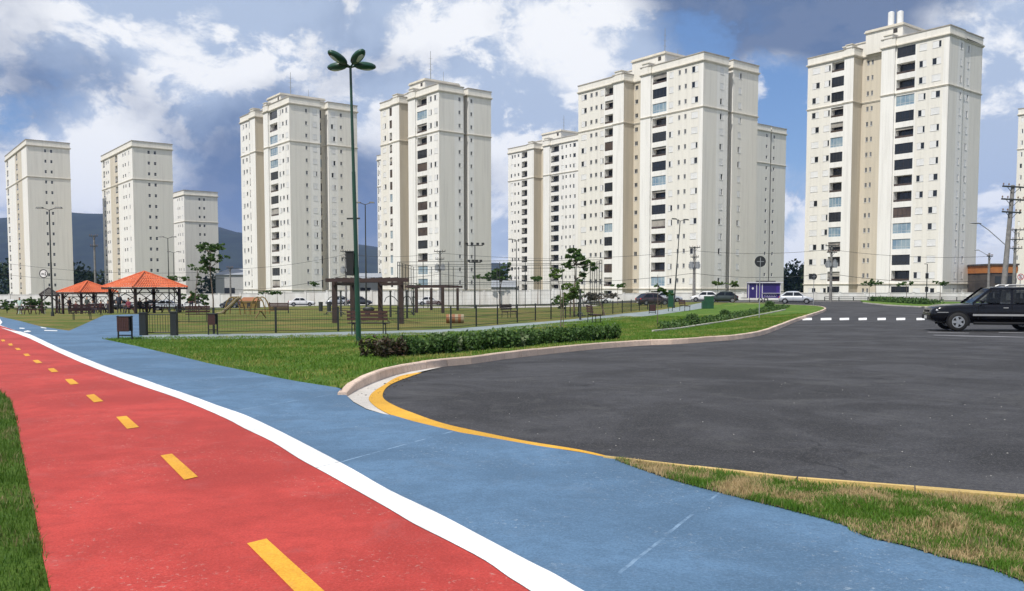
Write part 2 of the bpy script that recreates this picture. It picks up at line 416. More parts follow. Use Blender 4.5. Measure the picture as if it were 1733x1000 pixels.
WU = [(-150,512),(-60,531),(0,550),(46,564),(92,585),(138,604),(184,622),(230,637.6),(276,653.7),(322,669),(368,686),(414,702),(460,723),(500,743),(552,770),(598,794.5),(660,830),(740,868),(820,910),(896,950),(940,972),(988,1000),(1150,1085),(1500,1260)]
WL = [(-150,513),(-60,533.5),(0,554),(46,571),(92,593),(138,613.6),(184,632),(230,649.5),(276,665),(322,682),(382,708),(414,725),(460,747),(506,776),(552,801),(600,828),(660,862),(700,886),(760,916),(820,948),(860,976),(898,1000),(1060,1110),(1350,1300)]
RL = [(-420,535),(-250,570),(-90,615),(0,663),(22,690),(35,750),(45,800),(60,870),(70,930),(85,1000),(105,1120),(140,1320)]
wu, wl, rl = (smoothline(pix(q), 3) for q in (WU, WL, RL))
struct(sheet('cycle_path', wl+rl[::-1], -.002, M['red_floor_paint']))
BLUE_UP = [(-150,505),(-60,524),(0,535.6),(34,543),(68,552),(117,559.4),(132.6,552.6),(177,533),(238,531),(241,571),(173,573),(230,585),(294.5,600),(350,613.6),(414,626.5),(460,636.6),(506,645),(570,655),(579,658),(588,670),(598,680),(620,692),(646,699),(666,702),(700,712),(740,721.5),(780,731),(820,737.5),(900,751.5),(980,764),(1040,777)]
STRIP_LOW = [(1042,778),(1127,808),(1211,831),(1338,863),(1423,886),(1465,907),(1529,922),(1592,941),(1677,962),(1733,984),(1850,1025),(2100,1110)]
blue_up = pix(BLUE_UP); strip_low = smoothline(pix(STRIP_LOW), 3)
struct(sheet('foot_path', blue_up[:-1]+[(x+.03, y+.06) for x, y in strip_low]+[(6.2, 2.0)]+[(x-.02, y-.02) for x, y in wl[::-1]], -.006, M['blue_floor_paint'], 4.0))
struct(sheet('path_edge_line', wu+wl[::-1], .002, M['white_line_paint']))
DASH = [[(418,920),(451,912),(548,1000),(600,1050),(545,1050),(497,1000)],[(271.5,771),(291,768),(335,807),(312,812.4)],[(196.5,705.7),(214,704),(235.6,723),(215,726)],[(145.4,669),(159,667),(175,679),(159,681)],[(110,642),(122,641),(133.5,649.5),(119,651)],[(80.5,624),(90.7,623),(99,629),(87.4,630)],[(55,610),(64,609),(72,614),(62,615)],[(39,599),(47.4,598.4),(51.5,602),(43,602.6)],[(25,589),(32,589),(36,592),(28.5,592.5)],[(13,582),(20,581),(22,584.6),(15.6,585)],[(1,575),(7,574.6),(9,577.4),(3.5,577.8)]]
for q in DASH: struct(sheet('lane_dash_marking', pix(q), .003, M['orange_dash_paint'], 20))
for q in ([(33,554.6),(42,555.2),(41,556.4),(33,556)], [(40,560.6),(47,559),(53,560.6),(50,561.8),(41,562)], [(68,553.2),(77,554.4),(79,556),(70,554.8)], [(75,558.4),(97,559.2),(97,560.4),(75,559.8)]):
    struct(sheet('path_symbol_marking', pix(q), .003, M['white_line_paint'], 20))

KB = [(588,671),(598,664),(620,653),(664,636.5),(700,628),(750,620.5),(800,615.6),(860,607),(920,600),(980,593.5),(1040,588),(1100,584),(1150,582),(1210,577.5),(1250,574),(1290,567),(1320,556),(1350,543.5),(1378,534),(1394,528),(1398,524),(1385,520.5),(1350,518.5),(1300,516.5),(1230,514.5)]
kb = smoothline(pix(KB, -.03), 6)
def resample(line, step):
    out = [np.array(line[0])]; acc = 0.0
    for a, b in zip(line[:-1], line[1:]):
        a, b = np.array(a), np.array(b); L = np.linalg.norm(b-a); d = step-acc
        while d <= L: out.append(a+(b-a)*d/L); d += step
        acc = L-(d-step)
    return out
kerb = empty('kerb', 'pinkish concrete kerb curving round the lawn', 'kerb'); kerb['kind'] = 'structure'
del kerb['category'], kerb['label']
KS = 0.8
kp = resample(kb, KS)
kback = []
for i in range(len(kp)-1):
    a, b = kp[i], kp[i+1]; d = (b-a)/np.linalg.norm(b-a); nrm = np.array((-d[1], d[0]))
    gap = .006
    a2, b2 = a+d*gap, b-d*gap
    j = rng.normal(0, .004, 4); za, zb = g(*a)-.05, g(*b)-.05
    h = .185+j[0]; w0, w1 = .145+j[1], .145+j[2]
    fa, fb = ((.45, .78, .95)[i] if i < 3 else 1.0), ((.78, .95, 1.0)[i] if i < 3 else 1.0)
    m = MB()
    def pt(p, o, z): return (p[0]+nrm[0]*o, p[1]+nrm[1]*o, z)
    prof = [(0, 0), (.016, h-.022), (.034, h), (w0, h-.004), (w0+.01, 0)]
    va = [pt(a2, o, za+z*fa) for o, z in prof]; vb = [pt(b2, o, zb+z*fb) for o, z in prof]
    n = len(prof)
    m.add(va+vb, [(k, k+1, n+k+1, n+k) for k in range(n-1)]+[tuple(range(n)), tuple(range(2*n-1, n-1, -1))], 0)
    m.build('kerb_stone', M['concrete'], kerb)
    kback.append((a[0]+nrm[0]*.14, a[1]+nrm[1]*.14))
kback.append((kp[-1][0]+nrm[0]*.14, kp[-1][1]+nrm[1]*.14))

# walkway of the park and its lawns
WK_UP = [(241,566),(470,564),(573,561.5),(690,559),(770,556),(860,548.5),(960,541),(1050,531),(1120,524),(1187,512)]
WK_LO = [(239,573.5),(400,573),(560,570),(720,566),(800,563),(870,558),(960,549),(1050,540),(1120,531.5),(1187,522)]
struct(sheet('walkway', smoothline(pix(WK_UP), 2)+smoothline(pix(WK_LO), 2)[::-1], -.004, M['walk_paint']))
kbn = np.array(kback)
def lawnlev(x, y):
    d = np.min(np.hypot(kbn[:, 0]-x, kbn[:, 1]-y)); e = np.min(np.hypot(lln[:, 0]-x, lln[:, 1]-y)); return -.012+.14*smooth(1-d/2.2)*smooth(e/1.3)
lawn_low = pix([(173,573),(230,585),(294.5,600),(350,613.6),(414,626.5),(460,636.6),(506,645),(570,655),(580,655)])
lln = np.array(dens_poly(lawn_low, .15))
walk_mid = pix([(1187,517),(1120,528),(1050,536),(960,545),(870,553),(800,560),(720,563),(560,567),(400,569.5),(239,570.5)])
LAWN = lawn_low+kback+walk_mid
struct(sheet('lawn', LAWN, lawnlev, M['lawn_soil'], 1.0))
PARK = pix([(241,570)])+walk_mid[::-1]+[(kback[-1][0], kback[-1][1]), (34, 108), (18, 126), (-10, 133), (-60, 138), (-150, 146), (-150, 70)]+pix([(-150,505),(-60,524),(0,535.6),(34,543),(68,552),(117,559.4),(132.6,552.6),(177,533),(238,531)])
struct(sheet('park_lawn', PARK, -.014, M['dry_lawn_soil'], 6.0))
# strip of worn grass between foot path and road, with its edging
YL_UP = [(1024,772),(1085,777.5),(1169,788.5),(1254,799.5),(1338,807.5),(1423,816),(1550,824),(1634,833),(1733,839),(1850,848),(2100,866)]
YL_LO = [(1024,776),(1085,783),(1169,795),(1254,807),(1338,815.5),(1423,825),(1550,834),(1634,843),(1733,849.5),(1850,859),(2100,878)]
yl_up, yl_lo = smoothline(pix(YL_UP), 3), smoothline(pix(YL_LO), 3)
STRIP = yl_lo+strip_low[::-1]
struct(sheet('grass_strip', STRIP, .004, M['strip_soil'], 2.0))
edging = empty('road_edging', 'x', 'x'); del edging['label'], edging['category']; struct(edging)
eu, el = resample(yl_up, .9), yl_lo
for i in range(len(eu)-1):
    a, b = eu[i], eu[i+1]; d = (b-a)/np.linalg.norm(b-a); nn = np.array((d[1], -d[0]))
    if nn[1] > 0: nn = -nn
    o = rng.normal(0, .006, 2); m = MB(); w = .10 if i > 2 else .05
    q = [a+d*.005, b-d*.005, b-d*.005+nn*(w+o[0]), a+d*.005+nn*(w+o[0])]
    m.prism([tuple(x) for x in q], -.06, .012+o[1]*.4)
    m.build('edging_stone', M['edge_paint'], edging, fix=True)

# carriageway
YO = [(704,631.2),(674,638),(650,652),(634,662),(625,672),(626,680),(640,692),(666,705),(700,715),(740,724),(780,734),(820,740),(900,754),(980,766),(1024,775)]
YI = [(714,631),(688,640),(660,652),(649,664),(650,676),(672,689),(700,700),(730,711),(760,720),(800,729),(860,741.5),(900,749),(980,762),(1024,772)]
yo, yi = smoothline(pix(YO, -.03), 4), smoothline(pix(YI, -.03), 4)
struct(sheet('gutter', [tuple(p) for p in kb[:31]]+yo[:29]+pix([(646,700),(620,692),(598,680)], -.03), -.026, M['pale_concrete'], 30))
ROAD_A = kb[30:]+[(18, 128), (90, 122), (90, -6), (10, -6)]+yl_up[::-1]+yi[::-1]
struct(sheet('road', ROAD_A, -.03, M['asphalt'], 6.0))
struct(sheet('road_edge_line', yo+yi[::-1], -.021, M['yellow_line_paint'], 30))
struct(sheet('avenue', [(-170, 148), (-170, 158), (-60, 150), (20, 141), (90, 136.5), (150, 134), (150, 121), (90, 121.5), (18, 126.5), (-10, 133.5), (-60, 138.5)], -.028, M['asphalt'], 10))
for (a, b) in ((1358,1374),(1389,1407),(1421,1437),(1453,1467),(1485,1499),(1517,1532),(1551,1565)):
    struct(sheet('crossing_stripe_marking', pix([(a,542),(b,541.6),(b,537.8),(a,538.2)], -.03), -.024, M['white_line_paint'], 30))
for q in ([(1570,561.8),(1640,563.6),(1640,564.2),(1570,562.5)], [(1580,566.8),(1690,569.4),(1733,570.4),(1733,571.2),(1640,569.5),(1580,567.6)], [(1690,562.2),(1733,563),(1733,563.8),(1690,563)]):
    struct(sheet('parking_line_marking', pix(q, -.03), -.024, M['faded_line_paint'], 30))

# ------------------------------------------------------------------ grass blades
def noise2(p, s, seed=0):
    q = np.floor(p*s).astype(int); f = p*s-q; f = f*f*(3-2*f)
    def h(i, j): return np.modf(np.abs(np.sin(i*127.1+j*311.7+seed*17.7)*43758.5453))[0]
    a = h(q[:,0], q[:,1]); b = h(q[:,0]+1, q[:,1]); c = h(q[:,0], q[:,1]+1); d = h(q[:,0]+1, q[:,1]+1)
    return (a*(1-f[:,0])+b*f[:,0])*(1-f[:,1])+(c*(1-f[:,0])+d*f[:,0])*f[:,1]
def blades(name, poly, count, lev, hgt, wid, material, bounds=None, thin=None, label=None, hvar=.6, over=0.0):
    px = np.array(poly); lo, hi = px.min(0), px.max(0)
    if bounds: lo = np.maximum(lo, bounds[0]); hi = np.minimum(hi, bounds[1])
    pts = rng.uniform(lo-over, hi+over, (int(count*2.6), 2)); ok = inpoly(pts, poly)
    if over:
        for dx, dy in ((over,0),(-over,0),(0,over),(0,-over)): ok |= inpoly(pts+np.array((dx*.6, dy*.6)), poly) & (rng.random(len(pts)) < .35)
    pts = pts[ok]
    if thin is not None:
        n2 = .5*noise2(pts, 1.3, 3)+.3*noise2(pts, 3.7, 5)+.2*noise2(pts, 9.0, 8); pts = pts[n2+rng.normal(0, .07, len(pts)) > thin]
    pts = pts[:count]; n = len(pts)
    z = np.array([g(a, b)+(lev(a, b) if callable(lev) else lev) for a, b in pts])
    clump = .45+.9*noise2(pts, 2.1, 1)*noise2(pts, 7.0, 2)*2
    h = hgt*clump*rng.uniform(1-hvar, 1+hvar*.5, n); w = wid*rng.uniform(.6, 1.3, n)
    an = rng.uniform(0, 2*np.pi, n); ln = rng.uniform(.1, .9, n)*h; la = rng.uniform(0, 2*np.pi, n)
    dx, dy = np.cos(an)*w/2, np.sin(an)*w/2; lx, ly = np.cos(la)*ln, np.sin(la)*ln
    v = np.empty((n, 5, 3), np.float32)
    v[:,0] = np.stack([pts[:,0]-dx, pts[:,1]-dy, z-.005], 1); v[:,1] = np.stack([pts[:,0]+dx, pts[:,1]+dy, z-.005], 1)
    v[:,2] = np.stack([pts[:,0]+dx*.7+lx*.35, pts[:,1]+dy*.7+ly*.35, z+h*.6], 1); v[:,3] = np.stack([pts[:,0]-dx*.7+lx*.35, pts[:,1]-dy*.7+ly*.35, z+h*.6], 1)
    v[:,4] = np.stack([pts[:,0]+lx, pts[:,1]+ly, z+h], 1)
    me = bpy.data.meshes.new(name); me.vertices.add(n*5); me.vertices.foreach_set('co', v.ravel())
    base = np.arange(n)[:,None]*5
    loops = np.concatenate([base+np.array([[0,1,2,3]]), base+np.array([[3,2,4]])], 1).ravel()
    me.loops.add(n*7); me.loops.foreach_set('vertex_index', loops.astype(np.int32))
    st = (np.arange(n)[:,None]*7+np.array([[0,4]])).ravel(); me.polygons.add(n*2)
    me.polygons.foreach_set('loop_start', st.astype(np.int32)); me.materials.append(material); me.update(); me.validate()
    return stuff(link(name, me), label, 'grass')
leaf_mat('lawn_blade', (.078, .175, .015), (.150, .255, .032), (.31, .30, .08, .35, .545))
leaf_mat('strip_blade', (.060, .160, .014), (.130, .240, .028), (.50, .38, .20, 1.9, .495))
leaf_mat('verge_blade', (.050, .125, .012), (.105, .185, .024), (.28, .23, .11, 1.0, .58))
blades('lawn_grass', LAWN, 230000, lawnlev, .055, .017, M['lawn_blade'], ((-24, 12), (19, 58)), .16, 'short green grass of the lawn inside the curving kerb')
blades('strip_grass', STRIP, 90000, .004, .040, .0055, M['strip_blade'], ((.6, 3.6), (6.6, 11.5)), .24, 'patchy green and straw grass between blue path and road', over=.05)
VERGE = [tuple(p) for p in rl]+[(-1.2, 2.2), (-6, 2.2), (-14, 12), (-40, 40)]
struct(sheet('verge', VERGE, -.010, M['lawn_soil'], 4.0))
blades('verge_grass', VERGE, 85000, -.010, .055, .0065, M['verge_blade'], ((-8.5, 3.4), (-1.2, 16)), .22, 'dark green grass verge along the red cycle path', over=.03)

# ------------------------------------------------------------------ apartment towers
mat('tower_cream', (.76, .73, .66), .85, (.69, .66, .595), 1.6, 6, .15, 4.0, stretch=(1, 1, .05), lo=.42, hi=.70)
mat('tower_white', (.81, .79, .745), .85, (.72, .70, .655), 1.6, 6, .1, 4.0, stretch=(1, 1, .05), lo=.42, hi=.68)
mat('tower_beige', (.62, .56, .455), .88, (.55, .495, .40), 1.4, 6, .15, 4.0, stretch=(1, 1, .05))
mat('tower_trim', (.70, .65, .55), .85, (.60, .555, .47), .6, 6)
mat('coping_weathered', (.44, .40, .34), .9, (.30, .28, .25), .8, 6)
mat('roof_slab', (.30, .29, .28), .9)
mat('shutter_white', (.79, .785, .77), .55, (.72, .715, .70), .5)
mat('alu_frame', (.62, .62, .61), .45)
mat('dark_frame', (.035, .03, .028), .5)
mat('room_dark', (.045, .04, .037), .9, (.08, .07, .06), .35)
mat('window_glass', (.018, .021, .024), .06, spec=.5)
mat('blue_glass', (.16, .25, .33), .08, (.30, .38, .42), .5, spec=.6)
mat('curtain', (.42, .39, .34), .9, (.22, .2, .18), .4)
mat('brown_glass', (.055, .036, .028), .1, (.10, .07, .05), .5)
mat('galvanised', (.33, .34, .34), .5, metal=.6)
mat('tank_white', (.78, .78, .77), .5)
FH, ZT, ZP = 2.85, 45.65, 47.2
AR = R(37.5)
RD = Vector((math.cos(AR), math.sin(AR))); LD = Vector((-math.sin(AR), math.cos(AR)))
def roofpt(px, py, base):
    d = raydir(px, py); t = (base+ZP-CAMZ)/d.z; return Vector((d.x*t, d.y*t))
def facepos(C, D, px, py):
    d = raydir(px, py); a = np.array([[D.x, -d.x], [D.y, -d.y]]); s = np.linalg.solve(a, np.array([-C.x, -C.y])); return float(s[0])
def offset_poly(poly, o):
    n = len(poly); out = []
    for i in range(n):
        p, q, r = (Vector(poly[i-1]), Vector(poly[i]), Vector(poly[(i+1) % n]))
        d1, d2 = (q-p).normalized(), (r-q).normalized(); n1, n2 = Vector((d1.y, -d1.x)), Vector((d2.y, -d2.x))
        if abs(n1.dot(n2)) > .99: out.append(tuple(q+n1*o)); continue
        out.append(tuple(q+n1*o+n2*o))
    return out
CACHE = {}
def cached(key, fn):
    if key not in CACHE: CACHE[key] = fn()
    return CACHE[key]
WM = lambda: [M['alu_frame'], M['window_glass'], M['shutter_white']]
def m_frame(w, h):
    m = MB(); t = .045
    m.box(0, w, .05, .10, 0, t); m.box(0, w, .05, .10, h-t, h); m.box(0, t, .05, .10, t, h-t); m.box(w-t, w, .05, .10, t, h-t)
    m.box(w/2-t/2, w/2+t/2, .06, .10, t, h-t); m.box(-.04, w+.04, -.05, .02, -.05, -.002)
    return m.mesh('window', [M['alu_frame']])
def m_pane(w, h): return MB().box(.045, w-.045, .085, .092, .045, h-.045).mesh('pane', [M['window_glass']])
def m_shutter(w, h, a, b):
    m = MB(); n = max(3, int(h/.12))
    m.box(a, b, .028, .045, .02, h-.02)
    for k in range(n): m.box(a+.02, b-.02, .020, .028, .03+(h-.06)*k/n, .03+(h-.06)*(k+.72)/n)
    return m.mesh('shutter', [M['shutter_white']])
def m_far(w, h, var):
    m = MB(); t = .05
    m.box(0, w, .06, .10, 0, t); m.box(0, w, .06, .10, h-t, h); m.box(0, t, .06, .10, t, h-t); m.box(w-t, w, .06, .10, t, h-t)
    m.box(t, w-t, .085, .092, t, h-t, 1)
    if var == 1: m.box(.02, w*.52, .03, .05, .02, h-.02, 2)
    if var == 2: m.box(w*.48, w-.02, .03, .05, .02, h-.02, 2)
    if var == 3: m.box(.02, w-.02, .03, .05, .02, h-.10, 2)
    if var == 4: m.box(t, w-t, .055, .06, h*.47, h*.53, 0)
    return m.mesh('window', WM())
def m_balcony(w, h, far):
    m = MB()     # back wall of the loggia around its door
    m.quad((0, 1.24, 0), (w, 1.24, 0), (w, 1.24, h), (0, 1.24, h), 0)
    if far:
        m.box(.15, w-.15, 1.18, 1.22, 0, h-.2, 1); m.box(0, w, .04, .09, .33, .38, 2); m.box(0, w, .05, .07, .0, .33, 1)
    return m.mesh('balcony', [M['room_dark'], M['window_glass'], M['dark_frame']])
def m_door(w, h):
    m = MB(); a, b = .2, w-.2
    m.box(a, b, 1.19, 1.22, 0, h-.22, 1)
    for k in range(4): x = a+(b-a)*k/3; m.box(x-.03, x+.03, 1.16, 1.19, 0, h-.2, 0)
    m.box(a, b, 1.16, 1.19, h-.24, h-.18, 0)
    return m.mesh('sliding_door', [M['dark_frame'], M['window_glass']])
def m_railing(w, h):
    m = MB(); m.box(0, w, .03, .08, .36, .41, 0); m.box(0, w, .05, .06, .03, .34, 1)
    for k in range(5): x = .02+(w-.04)*k/4; m.box(x-.015, x+.015, .035, .075, 0, .36, 0)
    return m.mesh('railing', [M['dark_frame'], M['brown_glass']])
def m_glazing(w, h, var):
    m = MB(); n = 4
    gl = {0: 1, 1: 2, 2: 3}[var]
    for k in range(n):
        a, b = w*k/n, w*(k+1)/n
        m.box(a+.02, b-.02, .12, .13, .03, h-.05, gl)
        m.box(a-.02 if k else 0, a+.02, .10, .15, 0, h, 0)
    m.box(w-.02, w, .10, .15, 0, h, 0); m.box(0, w, .10, .15, h-.05, h, 0); m.box(0, w, .10, .15, .40, .45, 0); m.box(0, w, .10, .15, 0, .04, 0)
    return m.mesh('glazing', [M['alu_frame'] if var == 0 else M['dark_frame'], M['blue_glass'], M['window_glass'], M['brown_glass']])
def m_blind(w, h, fr): return MB().box(.03, w-.03, .20, .22, h*(1-fr), h-.02).mesh('blind', [M['curtain']])

KIND = {'w': (1.02, 1.12, .12), 's': (1.25, .85, .12), 'b': (.62, 1.85, 1.25), 'd': (.35, 2.15, 1.25)}   # sill height, opening height, depth
def tower(label, base, C, segL, segR, near, group='apartment towers', roof=True, floors=16, tanks=False, mast=6.0, turret=()):
    """segL / segR: lists of (end, offset, wall material, [(u0, u1, kind)...], [bands]) measured from the corner along each face"""
    H = FH*floors; zt, zp = H+.05, H+1.6
    root = empty('apartment_tower', label, 'apartment tower', (C.x, C.y, base), AR, group)
    poly = []; edges = []
    u = 0.0
    for (e, off, mt, cols, bands) in segR:
        if not poly or poly[-1] != (u, -off): poly.append((u, -off)); edges.append((None, 1 if mt != 2 else 2, [], [])) if len(poly) > 1 else None
        poly.append((e, -off)); edges.append(('R', mt, [(a-u, b-u, k) for a, b, k in cols], [(a-u, b-u, k) for a, b, k in bands])); u = e
    Rl = u; Ll = segL[-1][0]
    poly.append((Rl, Ll)); edges.append((None, 0, [], []))
    segs = []; u = 0.0
    for s in segL: segs.append((u,)+tuple(s)); u = s[0]
    prev = None
    for (u0, e, off, mt, cols, bands) in segs[::-1]:
        p = (-off, e)
        if poly[-1] != p: poly.append(p); edges.append((None, 0 if prev is None else (2 if 2 in (mt, prev) else 1), [], []))
        poly.append((-off, u0)); edges.append(('L', mt, [(e-b, e-a, k) for a, b, k in cols], [(e-b, e-a, k) for a, b, k in bands])); prev = mt
    if poly[-1] == poly[0]: poly.pop()
    n = len(poly)
    wall = MB(); rnd = random.Random(hash(label) % 1000+len(label))
    rnd = random.Random(sum(map(ord, label)))
    ops = []
    for i in range(n):
        p0 = Vector(poly[i]); p1 = Vector(poly[(i+1) % n]); U = (p1-p0); Lw = U.length; U.normalize(); N = Vector((U.y, -U.x))
        tg, mt, cols, bands = edges[i] if i < len(edges) else (None, 0, [], [])
        def pt(s, z, d=0.0): q = p0+U*s-N*d; return (q.x, q.y, z)
        cuts = sorted(set([0.0, Lw]+[x for a, b, k in cols for x in (max(0, a), min(Lw, b))]+[min(Lw, max(0, x)) for a, b, k in bands for x in (a, b)]))
        cuts = [c for k, c in enumerate(cuts) if k == 0 or c-cuts[k-1] > 1e-4]
        for a, b in zip(cuts[:-1], cuts[1:]):
            mid = (a+b)/2; mm = mt
            for (x, y, k) in bands:
                if x <= mid <= y: mm = k
            col = next((c for c in cols if c[0]-1e-3 <= mid <= c[1]+1e-3), None)
            if col is None: wall.quad(pt(a, -4), pt(b, -4), pt(b, zt), pt(a, zt), mm); continue
            sill, h, dep = KIND[col[2]]; z = -4.0
            for fl in range(floors):
                z0 = fl*FH+sill; z1 = z0+h
                wall.quad(pt(a, z), pt(b, z), pt(b, z0), pt(a, z0), mm); z = z1
                wall.quad(pt(a, z0), pt(b, z0), pt(b, z0, dep), pt(a, z0, dep), 1); wall.quad(pt(a, z1, dep), pt(b, z1, dep), pt(b, z1), pt(a, z1), 1)
                wall.quad(pt(a, z0), pt(a, z0, dep), pt(a, z1, dep), pt(a, z1), 1); wall.quad(pt(b, z0, dep), pt(b, z0), pt(b, z1), pt(b, z1, dep), 1)
                ops.append((col[2], pt(a, z0), math.atan2(U.y, U.x), round(b-a, 2), h, fl))
            wall.quad(pt(a, z), pt(b, z), pt(b, zt), pt(a, zt), mm)
    wall.build('wall', [M['tower_cream'], M['tower_white'], M['tower_beige']], root)
    # string courses, cornice, parapet, coping
    for zb in (FH*1+.02, FH*(floors-3)+.02):
        tr = MB(); tr.prism(offset_poly(poly, .10), zb-.14, zb+.02); tr.prism(offset_poly(poly, .17), zb+.02, zb+.12); tr.build('string_course', [M['tower_trim']], root)
    co = MB(); co.prism(offset_poly(poly, .14), zt-.30, zt-.10); co.prism(offset_poly(poly, .28), zt-.10, zt+.10); co.build('cornice', [M['tower_trim']], root)
    pa = MB(); o, q = offset_poly(poly, .06), offset_poly(poly, -.22)
    for i in range(n):
        j = (i+1) % n
        pa.quad(o[i]+(zt+.10,), o[j]+(zt+.10,), o[j]+(zp-.18,), o[i]+(zp-.18,)); pa.quad(q[j]+(zt+.10,), q[i]+(zt+.10,), q[i]+(zp-.18,), q[j]+(zp-.18,))
    pa.build('parapet', [M['tower_cream']], root)
    cp = MB(); o, q = offset_poly(poly, .16), offset_poly(poly, -.30)
    for i in range(n):
        j = (i+1) % n
        for (A, B, za, zb) in ((o, o, zp-.18, zp),):
            cp.quad(A[i]+(za,), A[j]+(za,), A[j]+(zb,), A[i]+(zb,)); cp.quad(q[j]+(za,), q[i]+(za,), q[i]+(zb,), q[j]+(zb,))
        cp.quad(o[i]+(zp,), o[j]+(zp,), q[j]+(zp,), q[i]+(zp,)); cp.quad(o[j]+(zp-.18,), o[i]+(zp-.18,), q[i]+(zp-.18,), q[j]+(zp-.18,))
    cp.build('coping', [M['coping_weathered']], root)
    rs = MB(); rs.prism(offset_poly(poly, -.05), zt-.4, zt+.12); rs.build('roof', [M['roof_slab']], root)
    for (uu, w) in turret:
        t = MB(); t.box(-.50, 1.2, uu-w/2, uu+w/2, zt+.102, zp+.45); t.box(-.62, 1.32, uu-w/2-.12, uu+w/2+.12, zp+.45, zp+.62, 1); t.build('turret', [M['tower_cream'], M['tower_trim']], root)
    if roof:
        x0, x1, y0, y1 = .14*Rl, .80*Rl, .34*Ll, .60*Ll; ph = MB()
        ph.box(x0, x1, y0, y1, zt+.12, zt+4.0, 0); ph.box(x0-.25, x1+.25, y0-.25, y1+.25, zt+4.0, zt+4.22, 1); ph.box(x0-.1, x1+.1, y0-.1, y1+.1, zt+4.22, zt+4.5, 1)
        o2 = ph.build('roof_house', [M['tower_cream'], M['tower_trim']], root)
        v = MB(); v.box(x0-.03, x0-.001, y0+1.0, y0+1.8, zt+2.9, zt+3.7, 0); v.build('window', [M['room_dark']], o2)
        lo = MB(); lo.box(x0+.6, x1-.4, y1+.01, y1+.18*Ll, zt+.12, zt+2.6, 0); lo.box(x0+.45, x1-.25, y1+.011, y1+.18*Ll+.15, zt+2.6, zt+2.8, 1); lo.build('machine_room', [M['tower_cream'], M['tower_trim']], root)
        an = MB(); cx, cy = x0+.35*(x1-x0), y0+.4*(y1-y0)
        an.cyl((cx, cy, zt+4.5), (cx, cy, zt+4.5+mast), .10, .05, 6); MB().cyl((x0+.8*(x1-x0), cy+1, zt+4.5), (x0+.8*(x1-x0), cy+1, zt+4.5+mast*.45), .06, .04, 5).build('aerial', [M['galvanised']], root)
        for k in range(3): an.cyl((cx-.5, cy, zt+4.5+mast*(.4+.18*k)), (cx+.5, cy, zt+4.5+mast*(.4+.18*k)), .03, .03, 4)
        an.build('antenna', [M['galvanised']], root)
        rl_ = MB()
        for k in range(4): rl_.cyl((x1+1.0, y0-2.0+k*.6, zt+.12), (x1+1.0, y0-2.0+k*.6, zp+.9), .05, .05, 5)
        rl_.cyl((x1+1.0, y0-2.0, zp+.8), (x1+1.0, y0-.2, zp+.8), .04, .04, 5); rl_.build('roof_ladder', [M['galvanised']], root)
        if tanks:
            for k in range(2):
                t = MB(); cx = x0+1.2; cy = y0+1.2+1.75*k; t.cyl((cx, cy, zt+4.5), (cx, cy, zt+6.8+.3*k), .55, .55, 14); t.cyl((cx, cy, zt+6.8+.3*k), (cx, cy, zt+6.95+.3*k), .55, .3, 14)
                t.build('water_tank', [M['tank_white']], root, smooth=False)
    # windows and loggias
    for (kd, p, ang, w, h, fl) in ops:
        if kd in 'ws':
            if not near:
                var = 4 if kd == 's' else rnd.choice((0, 1, 1, 2, 2, 3, 3))
                link('window', cached(('far', w, h, var), lambda: m_far(w, h, var)), root, p, ang); continue
            o = link('window', cached(('frame', w, h), lambda: m_frame(w, h)), root, p, ang)
            link('pane', cached(('pane', w, h), lambda: m_pane(w, h)), o)
            if kd == 'w':
                r = rnd.random(); a, b = (.02, w-.02) if r < .40 else ((.02, w*.5+.02) if r < .62 else ((w*.5-.02, w-.02) if r < .84 else (.02, w*.72)))
                link('shutter', cached(('shut', w, h, round(a, 2), round(b, 2)), lambda: m_shutter(w, h, a, b)), o)
        else:
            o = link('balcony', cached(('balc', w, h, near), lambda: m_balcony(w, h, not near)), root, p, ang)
            if not near: continue
            link('sliding_door', cached(('door', w, h), lambda: m_door(w, h)), o)
            r = rnd.random()
            if r < .5: link('railing', cached(('rail', w, h), lambda: m_railing(w, h)), o)
            else:
                var = 0 if r > .80 else (1 if r > .62 else 2)
                link('glazing', cached(('glaz', w, h, var), lambda: m_glazing(w, h, var)), o)
            if rnd.random() < .35:
                fr = rnd.choice((.25, .5, .95)); link('blind', cached(('blind', w, h, fr), lambda: m_blind(w, h, fr)), o)
    return root

def meas(base, Cp, Lp, Rp):
    C = roofpt(*Cp, base); Le = facepos(C, LD, *Lp); Re = facepos(C, RD, *Rp); return C, Le, Re
def lin(Cp, E, px, dy=24):
    t = (px-Cp[0])/(E[0]-Cp[0]); return Cp[1]+(E[1]-Cp[1])*t+dy
def mk(label, base, Cp, Lp, Rp, L, Rr, near, **kw):
    """L, Rr: [(px of segment end, offset, material, [(px0, px1, kind)], [(px0, px1, material) bands])] from the corner outwards"""
    C, Le, Re = meas(base, Cp, Lp, Rp)
    fu = lambda px: facepos(C, LD, px, lin(Cp, Lp, px)); fv = lambda px: facepos(C, RD, px, lin(Cp, Rp, px))
    def conv(segs, f, E):
        out = []
        for k, (e, off, mt, cols, bands) in enumerate(segs):
            end = E if k == len(segs)-1 else f(e)
            out.append((round(end, 3), off, mt, [tuple(sorted((round(f(a), 2), round(f(b), 2))))+(c,) for a, b, c in cols], [tuple(sorted((f(a), f(b))))+(c,) for a, b, c in bands]))
        return out
    sL, sR = conv(L, fu, Le), conv(Rr, fv, Re)
    tu = [((sL[i-1][0] if i else 0)+sL[i][0]) / 2 for i in range(len(sL)) if sL[i][1] > .2]
    tw = [abs(sL[i][0]-(sL[i-1][0] if i else 0)) for i in range(len(sL)) if sL[i][1] > .2]
    return tower(label, base, C, sL, sR, near, turret=list(zip(tu, [min(t*.62, 2.2) for t in tw])) if near or kw.pop('tur', False) else (), **kw)
PR = .38
